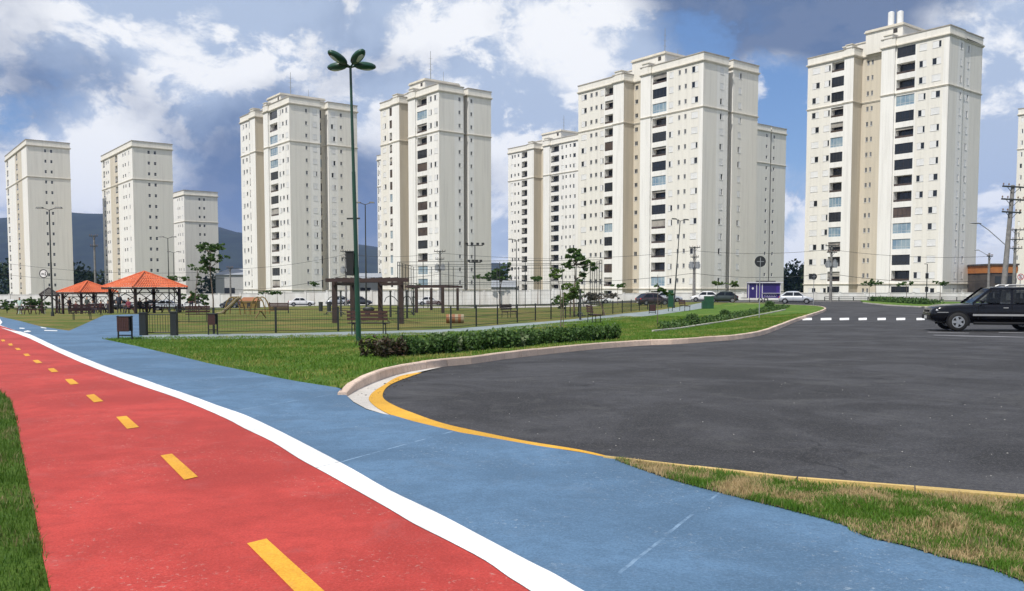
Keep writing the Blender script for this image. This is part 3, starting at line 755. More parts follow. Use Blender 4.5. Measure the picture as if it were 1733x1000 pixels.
mk('tall cream apartment tower beyond the black SUV, two white tanks on its roof', -.6, (1608,41), (1368,96), (1666,64),
   [(1552,0,0,[(1593.5,1578.5,'w'),(1569,1556.5,'w')],[(1609,1598,1)]), (1516.5,0,1,[(1549.6,1518.5,'b')],[]), (1494,PR,1,[],[]), (1447,-2.6,2,[(1459,1455,'s'),(1466,1462.5,'s')],[]), (1431,PR,1,[],[]), (1368,0,0,[(1429.5,1408,'b'),(1406,1396,'w'),(1388,1375.5,'w')],[(1431,1407,1)])],
   [(1632,0,0,[(1626,1629,'w')],[(1622,1632,1)]), (1634,-.9,2,[],[]), (1666,-.25,0,[(1640.3,1643.6,'w')],[(1637,1646,1)])], True, tanks=True, mast=3.5)
mk('broad cream apartment tower in the middle, the widest face, behind the purple kiosk', -1.5, (1191,86.6), (979,147), (1286,108.5),
   [(1130.5,0,0,[(1182,1171,'w'),(1162.5,1158.8,'s'),(1152,1148.4,'s'),(1140,1133,'w')],[(1192,1184,1)]), (1103.5,0,1,[(1128.4,1104.8,'b')],[]), (1086.6,PR,1,[],[]), (1058,-2.6,2,[(1065,1060,'s')],[]), (1040,PR,1,[],[]), (979,0,0,[(1038.5,1024,'b'),(1022,1016.5,'w'),(1011.4,1007.6,'s'),(1002.8,999,'s'),(993,984.3,'w')],[(1040,1023,1)])],
   [(1233,0,0,[(1219.5,1225.5,'w')],[(1214,1233,1)]), (1243,-2.4,2,[],[]), (1286,-.3,0,[(1252.5,1257.5,'w')],[])], True, mast=6)
mk('cream apartment tower with shaded flank rising behind the thin pergola and court fence', -1.7, (742.5,140), (643.6,177), (831,155.6),
   [(724,0,1,[(740.6,734.6,'w'),(730.4,725,'w')],[]), (704.6,0,1,[(722.2,705.6,'b')],[]), (693,PR,1,[],[]), (678,-2.6,2,[(686,681,'s'),(692.6,690,'s')],[]), (665.5,PR,1,[],[]), (643.6,0,0,[(664.6,659,'b'),(653,647.6,'w')],[(665.5,657.5,1)])],
   [(784.4,0,0,[(776,779.4,'s')],[(769,784.4,1)]), (792.4,-2.2,2,[(785.5,787.5,'s')],[]), (831,0,0,[(796.2,799.4,'s')],[(792.4,802,1)])], True, mast=7)
mk('cream apartment tower directly behind the tall green lamp post, dark loggias in its flank', -1.8, (489,162.4), (406.4,201), (604,179),
   [(470.2,0,1,[(487.2,483,'w'),(479.6,476.8,'s'),(475,471.4,'w')],[]), (455.6,0,1,[(469.2,456.4,'b')],[]), (448,PR,1,[],[]), (434,-2.2,2,[(445,439.7,'s')],[]), (425,PR,1,[],[]), (406.4,0,1,[(424.6,421.4,'b'),(418,415.6,'s'),(413,409.6,'w')],[])],
   [(541,0,0,[(516.3,519.7,'s'),(528.8,536,'w')],[(524,541,1)]), (555,-1.4,2,[(542.2,547.6,'b')],[]), (604,0,0,[(560,567,'w'),(575,578.6,'s')],[(556,571,1)])], True, mast=6)
C6 = (983,225.5)
mk('paler cream apartment tower half hidden behind the broad middle tower', -2.7, C6, (860,254.6), (1060,243),
   [(948,0,1,[(974.4,970,'w'),(966.4,964,'s'),(959.4,957,'s'),(954,950,'w')],[]), (931.8,0,1,[(946,932.6,'b')],[]), (921,PR,1,[],[]), (905,-2.6,2,[(912,908.5,'s')],[]), (894,PR,1,[],[]), (860,0,1,[(892.5,883,'b'),(878.8,876.2,'s'),(872.6,870.4,'s'),(868.4,864.4,'w')],[])],
   [(1060,0,0,[],[])], False, mast=5, tur=True)
mk('grey shaded apartment tower with dark double windows, over the large gazebo', -6.8, (223,237), (171,254), (291,244),
   [(199,0,1,[(218.5,216.6,'w'),(212.6,210.8,'s'),(208.8,207,'s')],[]), (186,0,2,[(198.4,194.4,'b')],[]), (171,0,1,[(183.6,182,'s'),(180.4,178.8,'s'),(177,174.4,'b')],[])],
   [(291,0,0,[(249.6,253.8,'s'),(260.3,264.4,'s')],[])], False, roof=False)
mk('grey shaded apartment tower at the end of the row, behind the twin-arm lamp', -5.0, (44,235), (8,251), (117.6,242),
   [(36,0,1,[],[]), (25,0,2,[(29.2,26.6,'b')],[]), (8,0,1,[(13.4,11,'b')],[])],
   [(117.6,0,0,[(74.8,78.4,'s'),(84.8,88.6,'s')],[])], False, roof=False)
mk('small distant apartment tower between two nearer ones, behind the spindly young trees', -14.0, (311,321), (286,328.5), (368,325),
   [(286,0,1,[(309.5,307.6,'w'),(304.6,303.4,'s'),(301.6,300.4,'s')],[])],
   [(368,0,0,[(336,339.4,'s'),(343.8,347.2,'s')],[])], False, roof=False)
mk('sliver of a distant apartment tower beside the broad middle tower', -2.2, (1252,203), (1160,222), (1332,214),
   [(1160,0,1,[],[])], [(1304,0,0,[(1296.6,1299.2,'s')],[]), (1307,-1.5,2,[],[]), (1332,-.2,0,[(1310,1312.6,'s')],[])], False, roof=False)
mk('distant apartment tower of which only a strip shows past the court-side tower', -3.0, (690,250), (638,264), (735,258),
   [(638,0,1,[(644,642,'w'),(641,639.6,'b')],[])], [(735,0,0,[],[])], False, roof=False)
mk('apartment tower cut off by the picture edge, behind the leaning utility pole', -1.0, (1800,172), (1724,188), (1840,180),
   [(1724,0,0,[(1732,1728,'w')],[])], [(1840,0,0,[],[])], False, roof=False)
# lightning masts on the roofs without a roof house

# ------------------------------------------------------------------ hills, woods, far buildings
mat('hill_forest', (.010, .018, .016), .95, (.019, .030, .022), .02, 8, .6, .05)
mat('bark', (.16, .12, .09), .9, (.10, .075, .055), 6, 5, .4, 30)
leaf_mat('woods_leaf', (.018, .036, .012), (.040, .066, .020), tl=.15)
leaf_mat('tree_leaf', (.035, .085, .016), (.095, .165, .035), tl=.35)
leaf_mat('light_leaf', (.070, .130, .022), (.130, .195, .040), tl=.3)
leaf_mat('grey_leaf', (.10, .10, .075), (.17, .15, .13), tl=.25)
leaf_mat('hedge_leaf', (.030, .075, .016), (.095, .165, .040), tl=.25)
leaf_mat('hedge_pale_leaf', (.10, .15, .06), (.22, .26, .14), tl=.2)
leaf_mat('hedge_red_leaf', (.060, .030, .020), (.035, .050, .016), tl=.2)
mat('far_white', (.42, .42, .42), .9); mat('far_roof', (.28, .30, .33), .8); mat('far_dark', (.045, .04, .04), .9, (.09, .075, .065), .5)
mat('orange_wall', (.40, .15, .04), .85, (.34, .12, .035), .8)
def hills():
    tab = [(-700,402),(-200,380),(0,374),(130,366),(300,371),(420,391),(520,404),(640,421),(760,440),(870,452),(1000,468),(1200,477),(1500,470),(1733,462),(2100,450)]
    Yr = 2200.0
    rx = [(a-866.5)/F*Yr for a, b in tab]; rz = [CAMZ+(HOR-b)/F*Yr for a, b in tab]
    xs = np.linspace(-2700, 2200, 150); ys = np.linspace(1350, 2900, 26)
    v = []
    for y in ys:
        for x in xs:
            xr = x*Yr/max(y, 1); h = np.interp(x, rx, rz)
            e = smooth((y-1350)/850) if y <= 2200 else 1-.5*smooth((y-2200)/700)
            n = noise2(np.array([[x, y]]), .006, 4)[0]*.6+noise2(np.array([[x, y]]), .02, 6)[0]*.3
            v.append((x, y, -16+(h+16)*e*(1+.10*(n-.45))+(n-.4)*14*e))
    n = len(xs); f = [(j*n+i, j*n+i+1, (j+1)*n+i+1, (j+1)*n+i) for j in range(len(ys)-1) for i in range(n-1)]
    me = bpy.data.meshes.new('hills'); me.from_pydata(v, [], f); me.materials.append(M['hill_forest']); me.polygons.foreach_set('use_smooth', [True]*len(f)); struct(link('hills', me))
hills()
def leaf_cloud(blobs, n, size, flat=.0, shell=.55):
    """random leaf quads filling a list of (centre, rx, ry, rz) blobs; returns verts, faces"""
    vol = np.array([b[1]*b[2]*b[3] for b in blobs])**.75; cnt = np.maximum(3, (n*vol/vol.sum()).astype(int))
    C = []
    for b, k in zip(blobs, cnt):
        d = rng.normal(0, 1, (k, 3)); d /= np.linalg.norm(d, axis=1)[:, None]; r = rng.uniform(shell, 1.05, (k, 1))**.7*rng.choice((1.0, 1.0, 1.0, 1.25), (k, 1))
        C.append(np.array(b[0])+d*r*np.array(b[1:4]))
    C = np.concatenate(C); k = len(C)
    a = rng.normal(0, 1, (k, 3)); a[:, 2] *= (1-flat); a /= np.linalg.norm(a, axis=1)[:, None]
    b = np.cross(a, rng.normal(0, 1, (k, 3))); b /= np.linalg.norm(b, axis=1)[:, None]
    s = size*rng.uniform(.6, 1.35, (k, 1)); L = a*s; W = b*s*.55
    v = np.stack([C-L, C-L*.1+W, C+L, C-L*.1-W], 1).reshape(-1, 3)
    f = (np.arange(k)[:, None]*4+np.arange(4)).tolist()
    return v, f
def leaf_obj(name, blobs, n, size, material, parent=None, **kw):
    v, f = leaf_cloud(blobs, n, size, **kw); me = bpy.data.meshes.new(name); me.from_pydata(v.tolist(), [], f); me.materials.append(material); me.update(); return link(name, me, parent)
wb = []
for (a, b, top, Y) in ((-60,20,432,300),(118,182,446,300),(362,418,464,290),(604,650,466,290),(828,868,458,280),(1318,1372,446,270),(1640,1760,458,300),(20,118,462,330),(182,362,462,330),(418,604,470,330),(650,828,470,330),(868,1318,470,330),(1372,1640,468,320)):
    k = max(4, int((b-a)/7))
    for i in range(k):
        px = random.uniform(a, b); yy = Y+random.uniform(-18, 18); zt_ = hpix(top+random.uniform(0, 20), yy); x = (px-866.5)/F*yy; zb = g(x, yy)-.5
        h = zt_-zb; r = random.uniform(2.2, 4.2)
        wb.append(((x, yy, zt_-r*.7), r, r, r*.9)); wb.append(((x+random.uniform(-2, 2), yy-2, zb+h*.42), r*1.2, r, h*.42))
stuff(leaf_obj('woods', wb, 42000, .75, M['woods_leaf']), 'dark wooded belt beyond the towers', 'woods')
def shed(label, px0, px1, Y, top, depth, roofm, wallm, ridge=2.0):
    a, b = G(px0, Y), G(px1, Y); zb = min(a.z, b.z)-1; zt_ = hpix(top, Y)
    o = empty('warehouse', label, 'building', ((a.x+b.x)/2, Y, zb)); w = (b.x-a.x)/2; h = zt_-zb
    MB().box(-w, w, 0, depth, 0, h-ridge).build('wall', [wallm], o)
    r = MB(); r.add([(-w-.4, -.4, h-ridge), (w+.4, -.4, h-ridge), (w+.4, depth+.4, h-ridge), (-w-.4, depth+.4, h-ridge), (-w-.4, depth/2, h), (w+.4, depth/2, h)], [(0, 1, 5, 4), (2, 3, 4, 5), (0, 4, 3), (1, 2, 5), (0, 3, 2, 1)]); r.build('roof', [roofm], o)
    for k in range(int(w*2/8)):
        x = -w+4+k*8; MB().box(x-1.5, x+1.5, -.05, -.005, h*.35, h*.55).build('window', [M['window_glass']], o)
shed('long pale warehouse roof seen between tower and young trees', 366, 430, 250, 453, 26, M['far_roof'], M['far_white'])
shed('pale shed seen low beneath the hills behind the pergola', 596, 662, 255, 461, 26, M['far_roof'], M['far_white'])
shed('white shed in the gap beside the court fence', 826, 872, 250, 474, 22, M['far_roof'], M['far_white'])
def house(label, px0, px1, Y, top, wallm, roofm):
    a, b = G(px0, Y), G(px1, Y); zb = min(a.z, b.z); h = hpix(top, Y)-zb; o = empty('house', label, 'house', ((a.x+b.x)/2, Y, zb)); w = (b.x-a.x)/2
    MB().box(-w, w, 0, 8, -1, h-.3).build('wall', [wallm], o); MB().box(-w-.3, w+.3, -.3, 8.3, h-.3, h).build('roof', [roofm], o)
    for x in (-.5*w, .4*w): MB().box(x-.5, x+.5, -.04, -.004, h*.45, h*.65).build('window', [M['window_glass']], o)
    MB().box(-.1*w, .12*w, -.04, -.004, 0, h*.4).build('door', [M['dark_frame']], o)
house('dark house with an orange upper storey beyond the utility poles', 1676, 1718, 150, 446, M['far_dark'], M['far_dark'])
o = bpy.data.objects['house']; w = (G(1718, 150).x-G(1676, 150).x)/2; hh = hpix(446, 150)-o.location.z
MB().box(-w-.12, w+.12, -.12, 8.1, hh-1.6, hh-.31).build('upper_storey', [M['orange_wall']], o)
house('dark brick house below the woods beside the tall end tower', 1648, 1676, 165, 462, M['far_dark'], M['far_roof'])

# ------------------------------------------------------------------ perimeter wall
mat('wall_paint', (.74, .73, .71), .85, (.60, .575, .54), .5, 6, .2, 8, stretch=(1, 1, .4))
pw = empty('perimeter_wall', 'long white rendered wall with pillars in front of the towers', 'wall')
line = resample([(-180, 168), (-60, 157), (20, 148), (90, 143.5), (170, 140)], 4.0)
for i in range(len(line)-1):
    a, b = line[i], line[i+1]; d = (b-a)/np.linalg.norm(b-a); ang = math.atan2(d[1], d[0]); za = min(g(*a), g(*b))-.3; top = max(g(*a), g(*b))+(1.1 if a[0] > 8 else 2.3)
    key = ('wp', round(top-za, 1)); hh = round(top-za, 1)
    def panel(): m = MB(); m.box(.18, 3.82, -.07, .07, 0, hh); m.box(.18, 3.82, -.12, .12, hh, hh+.08); return m.mesh('wall_panel', [M['wall_paint']])
    def pillar(): m = MB(); m.box(-.18, .18, -.15, .15, 0, hh+.12); m.box(-.22, .22, -.19, .19, hh+.12, hh+.2); return m.mesh('pillar', [M['wall_paint']])
    link('wall_panel', cached(key, panel), pw, (a[0], a[1], za), ang); link('pillar', cached(('pl', hh), pillar), pw, (a[0], a[1], za), ang)

# ------------------------------------------------------------------ lamps, poles, wires
mat('green_paint', (.005, .055, .028), .4, (.006, .042, .022), 2, coat=.2)
mat('dark_pole', (.030, .034, .030), .5); mat('concrete_pole', (.24, .23, .215), .9, (.16, .155, .145), 3)
mat('grey_metal', (.30, .31, .32), .5, metal=.3); mat('black_matte', (.012, .012, .013), .6)
mat('lamp_lens', (.55, .56, .52), .25); mat('ceramic', (.16, .10, .07), .3); mat('wire', (.02, .02, .02), .7)
def main_lamp():
    b = P(607, 577, .0); H = hpix(110, b.y)-b.z
    o = empty('park_lamp_post', 'tall green lamp post with four leaf-shaped heads standing on the lawn', 'lamp post', (b.x, b.y, b.z-.02)); o.rotation_euler = (0, -R(1.1), 0)
    m = MB(); m.cyl((0, 0, 0), (0, 0, 2.4), .085, .08, 14); m.cyl((0, 0, 2.4), (0, 0, H*.62), .068, .06, 14); m.cyl((0, 0, H*.62), (0, 0, H), .052, .04, 12); m.cyl((0, 0, 0), (0, 0, .04), .17, .17, 14); m.build('pole', [M['green_paint']], o, smooth=False)
    # bracket and control box
    MB().box(-.26, .16, -.03, .03, 3.95, 4.0).build('bracket', [M['dark_pole']], o)
    m = MB(); m.box(-.30, -.085, -.12, .12, 2.15, 2.9); m.box(-.33, -.07, -.14, .14, 2.9, 2.93); m.build('control_box', [M['black_matte']], o)
    for ang, ln in ((R(18), 1.0), (R(162), 1.0), (R(222), 1.0), (R(312), 1.0)):
        hd = MB(); ca, sa = math.cos(ang), math.sin(ang)
        Mx = Matrix.Rotation(ang, 3, 'Z') @ Matrix.Rotation(-R(24 if sa < 0 else -2), 3, 'Y')
        hd.tube([(0, 0, H-.05), tuple(Vector((ca*.18, sa*.18, H+(.05 if sa < 0 else .0))))], .03, 8)
        c = Vector((ca*.46, sa*.46, H+(.19 if sa < 0 else .02)))
        hd.ball(c, .37, .19, .13, 16, 8, 0, Mx)
        h_ = hd.build('lamp_head', [M['green_paint']], o, smooth=True)
        l = MB(); l.ball(c+Mx @ Vector((.03, 0, -.06)), .25, .12, .08, 14, 6, 0, Mx); l.build('lens', [M['lamp_lens']], h_, smooth=True)
main_lamp()
def twin_lamp(label, px, ptop, Y, arms=2, lean=0.0, spread=.95, green=False, group='twin-arm lamps in the park', head=.5, rz=0.0):
    b = G(px, Y, -.02); H = hpix(ptop, Y)-b.z; o = empty('lamp_post', label, 'lamp post', b, rz, group); o.rotation_euler = (0, lean, rz); mt = [M['dark_pole']]
    m = MB(); m.cyl((0, 0, 0), (0, 0, H*.5), .075, .06, 10); m.cyl((0, 0, H*.5), (0, 0, H-.12), .05, .04, 10); m.cyl((0, 0, 0), (0, 0, .3), .12, .12, 10); m.build('pole', mt, o)
    for k in range(arms):
        s = -1 if k % 2 == 0 else 1; a = MB(); yo_ = 0 if k < 2 else .25
        a.tube([(0, yo_, H-.15), (s*.3, yo_, H-.05), (s*(spread-head), yo_, H)], .03, 6); ar = a.build('arm', mt, o)
        h = MB(); h.box(s*(spread-head)-.02, s*(spread-head)+.02, yo_-.05, yo_+.05, H-.05, H+.06); x0, x1 = sorted((s*(spread-head), s*spread))
        h.add([(x0, yo_-.14, H-.03), (x1, yo_-.14, H-.03), (x1, yo_+.14, H-.03), (x0, yo_+.14, H-.03), (x0+.05, yo_-.09, H+.08), (x1-.08, yo_-.09, H+.08), (x1-.08, yo_+.09, H+.08), (x0+.05, yo_+.09, H+.08)], [(0,3,2,1),(4,5,6,7),(0,1,5,4),(1,2,6,5),(2,3,7,6),(3,0,4,7)])
        h.build('lamp_head', mt, ar)
twin_lamp('dark twin-arm lamp post beside the round white sign', 89, 352, 64)
twin_lamp('dark twin-arm lamp post rising behind the large gazebo roof', 287, 401, 95)
twin_lamp('smaller twin-arm lamp post just behind the gazebo, next to a taller one', 296, 426, 130)
twin_lamp('dark twin-arm lamp post behind the pergola beside the green lamp', 620, 343, 70, spread=.75, head=.4)
twin_lamp('twin-arm lamp post at the court, near the pale half-hidden tower', 874, 405, 100)
twin_lamp('leaning twin-arm lamp post behind the green board', 1140, 371, 85, lean=R(3.6), spread=.85)
# floodlight mast of the court
b = G(804, 103, -.02); H = hpix(414, 103)-b.z; o = empty('floodlight_mast', 'court mast carrying four floodlights on a cross bar', 'floodlight', b)
MB().cyl((0, 0, 0), (0, 0, H), .09, .06, 8).build('pole', [M['dark_pole']], o)
for (z, w) in ((H-.1, .95), (H-2.1, .7)):
    MB().box(-w, w, -.04, .04, z-.04, z+.04).build('cross_bar', [M['dark_pole']], o)
    for x in (-w, -w*.35, w*.35, w):
        MB().box(x-.16, x+.16, -.22, .05, z+.06, z+.32, mat=None).build('floodlight', [M['black_matte']], o)
# small street lamp by the flower bed
b = G(1567, 100, -.02); H = hpix(447, 100)-b.z; o = empty('street_lamp', 'slim single-headed street lamp by the flower bed beyond the crossing', 'street lamp', b)
MB().cyl((0, 0, 0), (0, 0, H), .06, .045, 8).build('pole', [M['dark_pole']], o); MB().tube([(0, 0, H), (-.1, 0, H+.03), (-.35, 0, H+.03)], .04, 6).build('lamp_head', [M['dark_pole']], o)
for z in (H*.38, H*.72): MB().box(-.14, .14, -.1, .1, z-.35, z+.25).build('notice_box', [M['black_matte']], o)

def utility_pole(label, px, ptop, Y, r=.15, arms=((.0, 1.0),), transformer=None, lean=0.0, lamp=None, rz=0.0, insul=True):
    b = G(px, Y, -.1); H = hpix(ptop, Y)-b.z; o = empty('utility_pole', label, 'utility pole', b, rz); o.rotation_euler = (0, lean, rz)
    MB().cyl((0, 0, 0), (0, 0, H), r*1.25, r*.75, 10).build('pole', [M['concrete_pole']], o)
    for (dz, w) in arms:
        z = H-dz-.15; a = MB(); a.box(-w, w, -.21, -.11, z-.06, z+.06); a.tube([(-w*.6, -.16, z), (0, -.12, z-.6)], .025, 5); a.tube([(w*.6, -.16, z), (0, -.12, z-.6)], .025, 5); ar = a.build('cross_arm', [M['dark_pole']], o)
        if insul:
            for x in (-w*.92, -w*.45, w*.45, w*.92):
                i = MB(); i.cyl((x, -.16, z+.06), (x, -.16, z+.14), .02, .02, 6); i.cyl((x, -.16, z+.14), (x, -.16, z+.22), .07, .05, 8); i.cyl((x, -.16, z+.22), (x, -.16, z+.28), .06, .03, 8); i.build('insulator', [M['ceramic']], ar)
    if transformer:
        z = H-transformer
        for x in (-.45, .45) if Y > 100 else (-.4, .4):
            t = MB(); t.cyl((x, -.1, z-.55), (x, -.1, z+.35), .30, .30, 12); t.cyl((x, -.1, z+.35), (x, -.1, z+.42), .33, .33, 12); t.cyl((x-.1, -.1, z+.42), (x-.1, -.1, z+.65), .05, .03, 6); t.cyl((x+.1, -.1, z+.42), (x+.1, -.1, z+.65), .05, .03, 6)
            for q in range(5): t.box(x-.36, x+.36, -.1-.02+(q-2)*.12, -.1+.02+(q-2)*.12, z-.4, z+.15)
            t.build('transformer', [M['grey_metal']], o)
    if lamp:
        (dz, x1, z1) = lamp; a = MB(); z = H-dz; a.tube([(0, 0, z), (x1*.55, 0, z+(z1)*.72), (x1*.82, 0, z+z1)], .035, 6); ar = a.build('lamp_arm', [M['grey_metal']], o)
        h = MB(); h.ball((x1*.92, 0, z+z1), abs(x1)*.14+.1, .13, .07, 10, 6); h.build('lamp_head', [M['grey_metal']], ar, smooth=True)
    return o, H
utility_pole('slim concrete utility pole between the two grey towers', 163, 398, 140, .16, ((.0, .7), (1.6, .6)))
utility_pole('concrete utility pole over the dark hatchback by the white wall', 391, 452, 138, .13, ((.0, .5),))
utility_pole('utility pole with switch gear behind the pergola, close to the green lamp', 586, 424, 140, .15, ((.0, .8), (1.0, .6)), 3.0)
utility_pole('utility pole carrying a transformer in front of the court-side tower', 745, 424, 138, .17, ((.0, .9), (1.2, .7)), 2.6)
utility_pole('utility pole with paired transformers at the end of the blue walkway', 1174, 417, 128, .20, ((.0, .8), (1.4, .6)), 2.7)
utility_pole('utility pole with transformer at the foot of the tower with tanks', 1405, 414, 120, .17, ((.0, .9), (.9, .7)), 2.6)
utility_pole('thick leaning utility pole with three cross arms and a long lamp arm', 1695, 313, 73, .20, ((.0, .95), (1.05, .95), (2.1, .8)), None, R(3.2), (5.1, -3.1, 1.8))
utility_pole('thinner dark utility pole standing just behind the leaning one', 1714, 387, 110, .18, ((.0, 1.0), (1.2, .9), (2.3, .8)))
utility_pole('distant utility pole with a street lamp on its top, beside the orange house', 1671, 428, 120, .16, ((.3, .4),), None, 0, (.5, -1.9, .9))
def wire_line(label, a, b, sag, r=.022):
    a, b = Vector(a), Vector(b); n = 22; m = MB()
    m.tube([a+(b-a)*(i/n)-Vector((0, 0, sag*4*(i/n)*(1-i/n))) for i in range(n+1)], r, 4); tag(m.build('power_cable', [M['wire']]), label, 'cable', 'overhead cables along the avenue')
wp = [at(391, 455, 137.8), at(586, 430, 139.8), at(745, 428, 137.8), at(1174, 424, 127.8), at(1405, 422, 119.8), at(1671, 434, 119.8)]
nm = ['hatchback pole and the pergola pole', 'pergola pole and the court-side pole', 'court-side pole and the walkway pole', 'walkway pole and the pole by the tanked tower', 'pole by the tanked tower and the orange house pole']
for i in range(5): wire_line('upper overhead cable between the '+nm[i], wp[i], wp[i+1], 1.0 if i == 2 else .5)
for i in range(5):
    dz = Vector((0, 0, -3.3)); wire_line('lower overhead cable between the '+nm[i], wp[i]+dz, wp[i+1]+dz, 1.3 if i == 2 else .6, .028)
wire_line('overhead cable running past the two grey towers', at(-40, 438, 150), at(391, 458, 138), 1.2)
wire_line('second overhead cable lower past the two grey towers', at(-40, 458, 150), at(391, 470, 138), 1.2)

# ------------------------------------------------------------------ trees and hedges
def tree(label, base, trunk, blobs, nleaf, size, leafm, r0=.05, name='young_tree', limbs=True, stake=False, group=None, flat=.3):
    """trunk: list of points relative to base; blobs: (x, y, z, rx, ry, rz)"""
    o = empty(name, label, 'tree', base, 0, group); t = MB(); n = len(trunk)
    t.tube([Vector(p) for p in trunk], [r0*(1-.6*i/(n-1)) for i in range(n)], 7)
    if limbs:
        for (x, y, z, rx, ry, rz) in blobs:
            s = min(trunk, key=lambda p: abs(p[2]-(z-.5*rz-.15*abs(x))) ); mid = Vector(s)*.45+Vector((x, y, z))*.55; mid.z -= .08
            t.tube([Vector(s), mid, Vector((x, y, z+rz*.2))], [r0*.45, r0*.3, r0*.12], 5)
    t.build('trunk', [M['bark']], o)
    sub = []
    for (x, y, z, rx, ry, rz) in blobs:          # every tuft breaks up into small sprays of leaves on twigs
        for k in range(7):
            q = np.array([random.gauss(0, .55), random.gauss(0, .55), random.gauss(.05, .5)]); f = random.uniform(.22, .45)
            sub.append(((x+q[0]*rx, y+q[1]*ry, z+q[2]*rz), rx*f, ry*f, rz*f*.9))
    leaf_obj('crown', sub, int(nleaf*1.1), size*.92, leafm, o, flat=flat, shell=.05)
    if stake: MB().cyl((.12, .02, 0), (.12, .02, 1.6), .02, .02, 5).build('stake', [M['bark']], o)
    return o
def rb(n, cx, cz, w, h, r, dy=.6):
    return [(cx+random.uniform(-w, w), random.uniform(-dy, dy), cz+random.uniform(-h, h), r*random.uniform(.6, 1.2), r*random.uniform(.6, 1.2), r*random.uniform(.35, .7)) for _ in range(n)]
# spindly group behind the gazebo (about 80 m away: 1 m = 18 px)
b = G(361, 66, -.01); s = 66/F
tree('tallest spindly young tree with tiered dark foliage near the small distant tower', b, [(0,0,0),(.02,0,1.2),(-.08,0,2.4),(-.2,0,3.6),(-.1,0,4.8)], rb(5,-.55,5.0,.9,.25,.55)+rb(5,-.1,4.25,.7,.3,.5)+rb(4,-.35,3.5,.6,.3,.42)+[(.75,0,4.35,.45,.4,.25),(.4,0,5.15,.6,.4,.3)], 1900, .11, M['tree_leaf'], .06)
b = G(333, 70, -.01)
tree('slender double-stemmed young tree beside the tallest spindly one', b, [(0,0,0),(-.1,0,1.3),(.05,0,2.6),(.15,0,3.6)], rb(4,.1,3.3,.35,.4,.3)+[(-.5,0,3.9,.3,.25,.15),(.35,0,2.6,.22,.2,.2)], 520, .09, M['tree_leaf'], .045)
tree('bushy dark small tree under the spindly young trees', G(336, 72, -.01), [(0,0,0),(.05,0,.8),(0,0,1.6)], rb(8,.05,1.35,.75,.55,.42), 1000, .11, M['tree_leaf'], .05)
tree('young tree showing above the gazebo roof edge', G(303, 92, -.01), [(0,0,0),(0,0,1.5),(.05,0,3.2)], rb(6,-.1,3.5,.95,.25,.42)+[(.3,0,1.6,.5,.4,.3)], 850, .12, M['tree_leaf'], .05)
# near the walkway
tree('thin sapling beside the walkway with a light green tuft of leaves', P(949, 555, -.01), [(0,0,0),(.02,0,.9),(-.03,0,1.7),(-.18,0,2.5)], rb(5,-.28,2.45,.22,.3,.22,.2), 420, .07, M['light_leaf'], .028, stake=True)
tree('thin sapling with a bushy tuft leaning over the walkway bin', P(1112.6, 548, -.01), [(0,0,0),(.01,0,1.0),(.0,0,2.0),(-.01,0,2.5)], rb(6,.22,1.75,.28,.22,.2,.2), 520, .07, M['tree_leaf'], .022)
b = G(972, 60, -.01)
tree('large young tree with layered dark crown in front of the broad tower', b, [(0,0,0),(-.05,0,1.3),(.05,0,2.6),(.02,0,3.6)], rb(5,.0,4.1,.45,.35,.5)+rb(3,-.55,3.5,.25,.15,.3)+rb(5,.9,3.55,.35,.3,.32)+[(1.35,0,3.25,.25,.25,.2),(.55,0,2.9,.3,.25,.22),(.4,0,2.5,.25,.2,.2)], 2100, .11, M['tree_leaf'], .075)
tree('yellow-green bushy tree below the large layered one', G(965, 58, -.01), [(0,0,0),(0,0,.9),(.05,0,1.7)], rb(9,.0,1.75,.5,.45,.4), 1300, .10, M['light_leaf'], .05)
tree('dark rounded shrub tree beside the yellow-green one', G(953, 63, -.01), [(0,0,0),(0,0,.6),(0,0,1.1)], rb(8,.0,.95,.6,.4,.42), 900, .10, M['tree_leaf'], .05)
tree('forked tree with a flat greyish umbrella crown behind the walkway bench', P(1023, 533.5, -.01), [(0,0,0),(-.12,0,.45),(-.38,0,1.0),(-.5,0,1.2)], rb(12,-.35,1.32,1.0,.12,.35), 1500, .09, M['grey_leaf'], .06)
tree('dark leafy tree beyond the court in the gap between towers', G(846, 150, -.01), [(0,0,0),(0,0,2.2),(.3,0,4.4)], rb(7,-.5,5.1,1.4,.8,1.1,1)+[(1.0,0,6.4,.9,.8,.6)], 1600, .26, M['tree_leaf'], .14)
tree('small pale street tree by the court-side wall', G(910, 120, -.01), [(0,0,0),(0,0,1.6),(.05,0,3.0)], rb(4,.1,3.6,.6,.5,.5), 500, .16, M['tree_leaf'], .06)
# street saplings along the wall
for (px, Y, h, lab, mt) in ((1214,112,2.4,'light green sapling just before the dark car near the kiosk','light_leaf'),(1243,110,2.3,'light green sapling with spreading branches beside the purple kiosk','light_leaf'),(1470,118,2.5,'dark two-tuft sapling in the verge beyond the crossing, nearer the silver car','tree_leaf'),(1481,122,2.7,'dark sapling next to the two-tuft one beyond the crossing','tree_leaf'),(1533,112,2.3,'palm-like sapling in the flower bed','tree_leaf'),(1590,116,2.5,'sparse sapling in front of the tanked tower, near the street lamp','tree_leaf'),(1045,110,2.4,'sparse sapling before the white wall near the broad tower','tree_leaf'),(450,128,2.2,'sparse sapling by the wall gate','tree_leaf'),(532,126,3.2,'sparse sapling behind the white hatchback','tree_leaf'),(470,124,2.0,'short sapling near the yellow climbing frame','tree_leaf'),(700,112,2.7,'sapling with wide flat tufts by the thin pergola','tree_leaf'),(812,112,3.9,'tall sapling beside the floodlight mast','tree_leaf')):
    tree(lab, G(px, Y, -.01), [(0,0,0),(.03,0,h*.5),(-.02,0,h*.95)], rb(5, 0, h, .75, .2, .38, .5), 380, .14, M[mt], .045, 'sapling', group='saplings along the avenue')
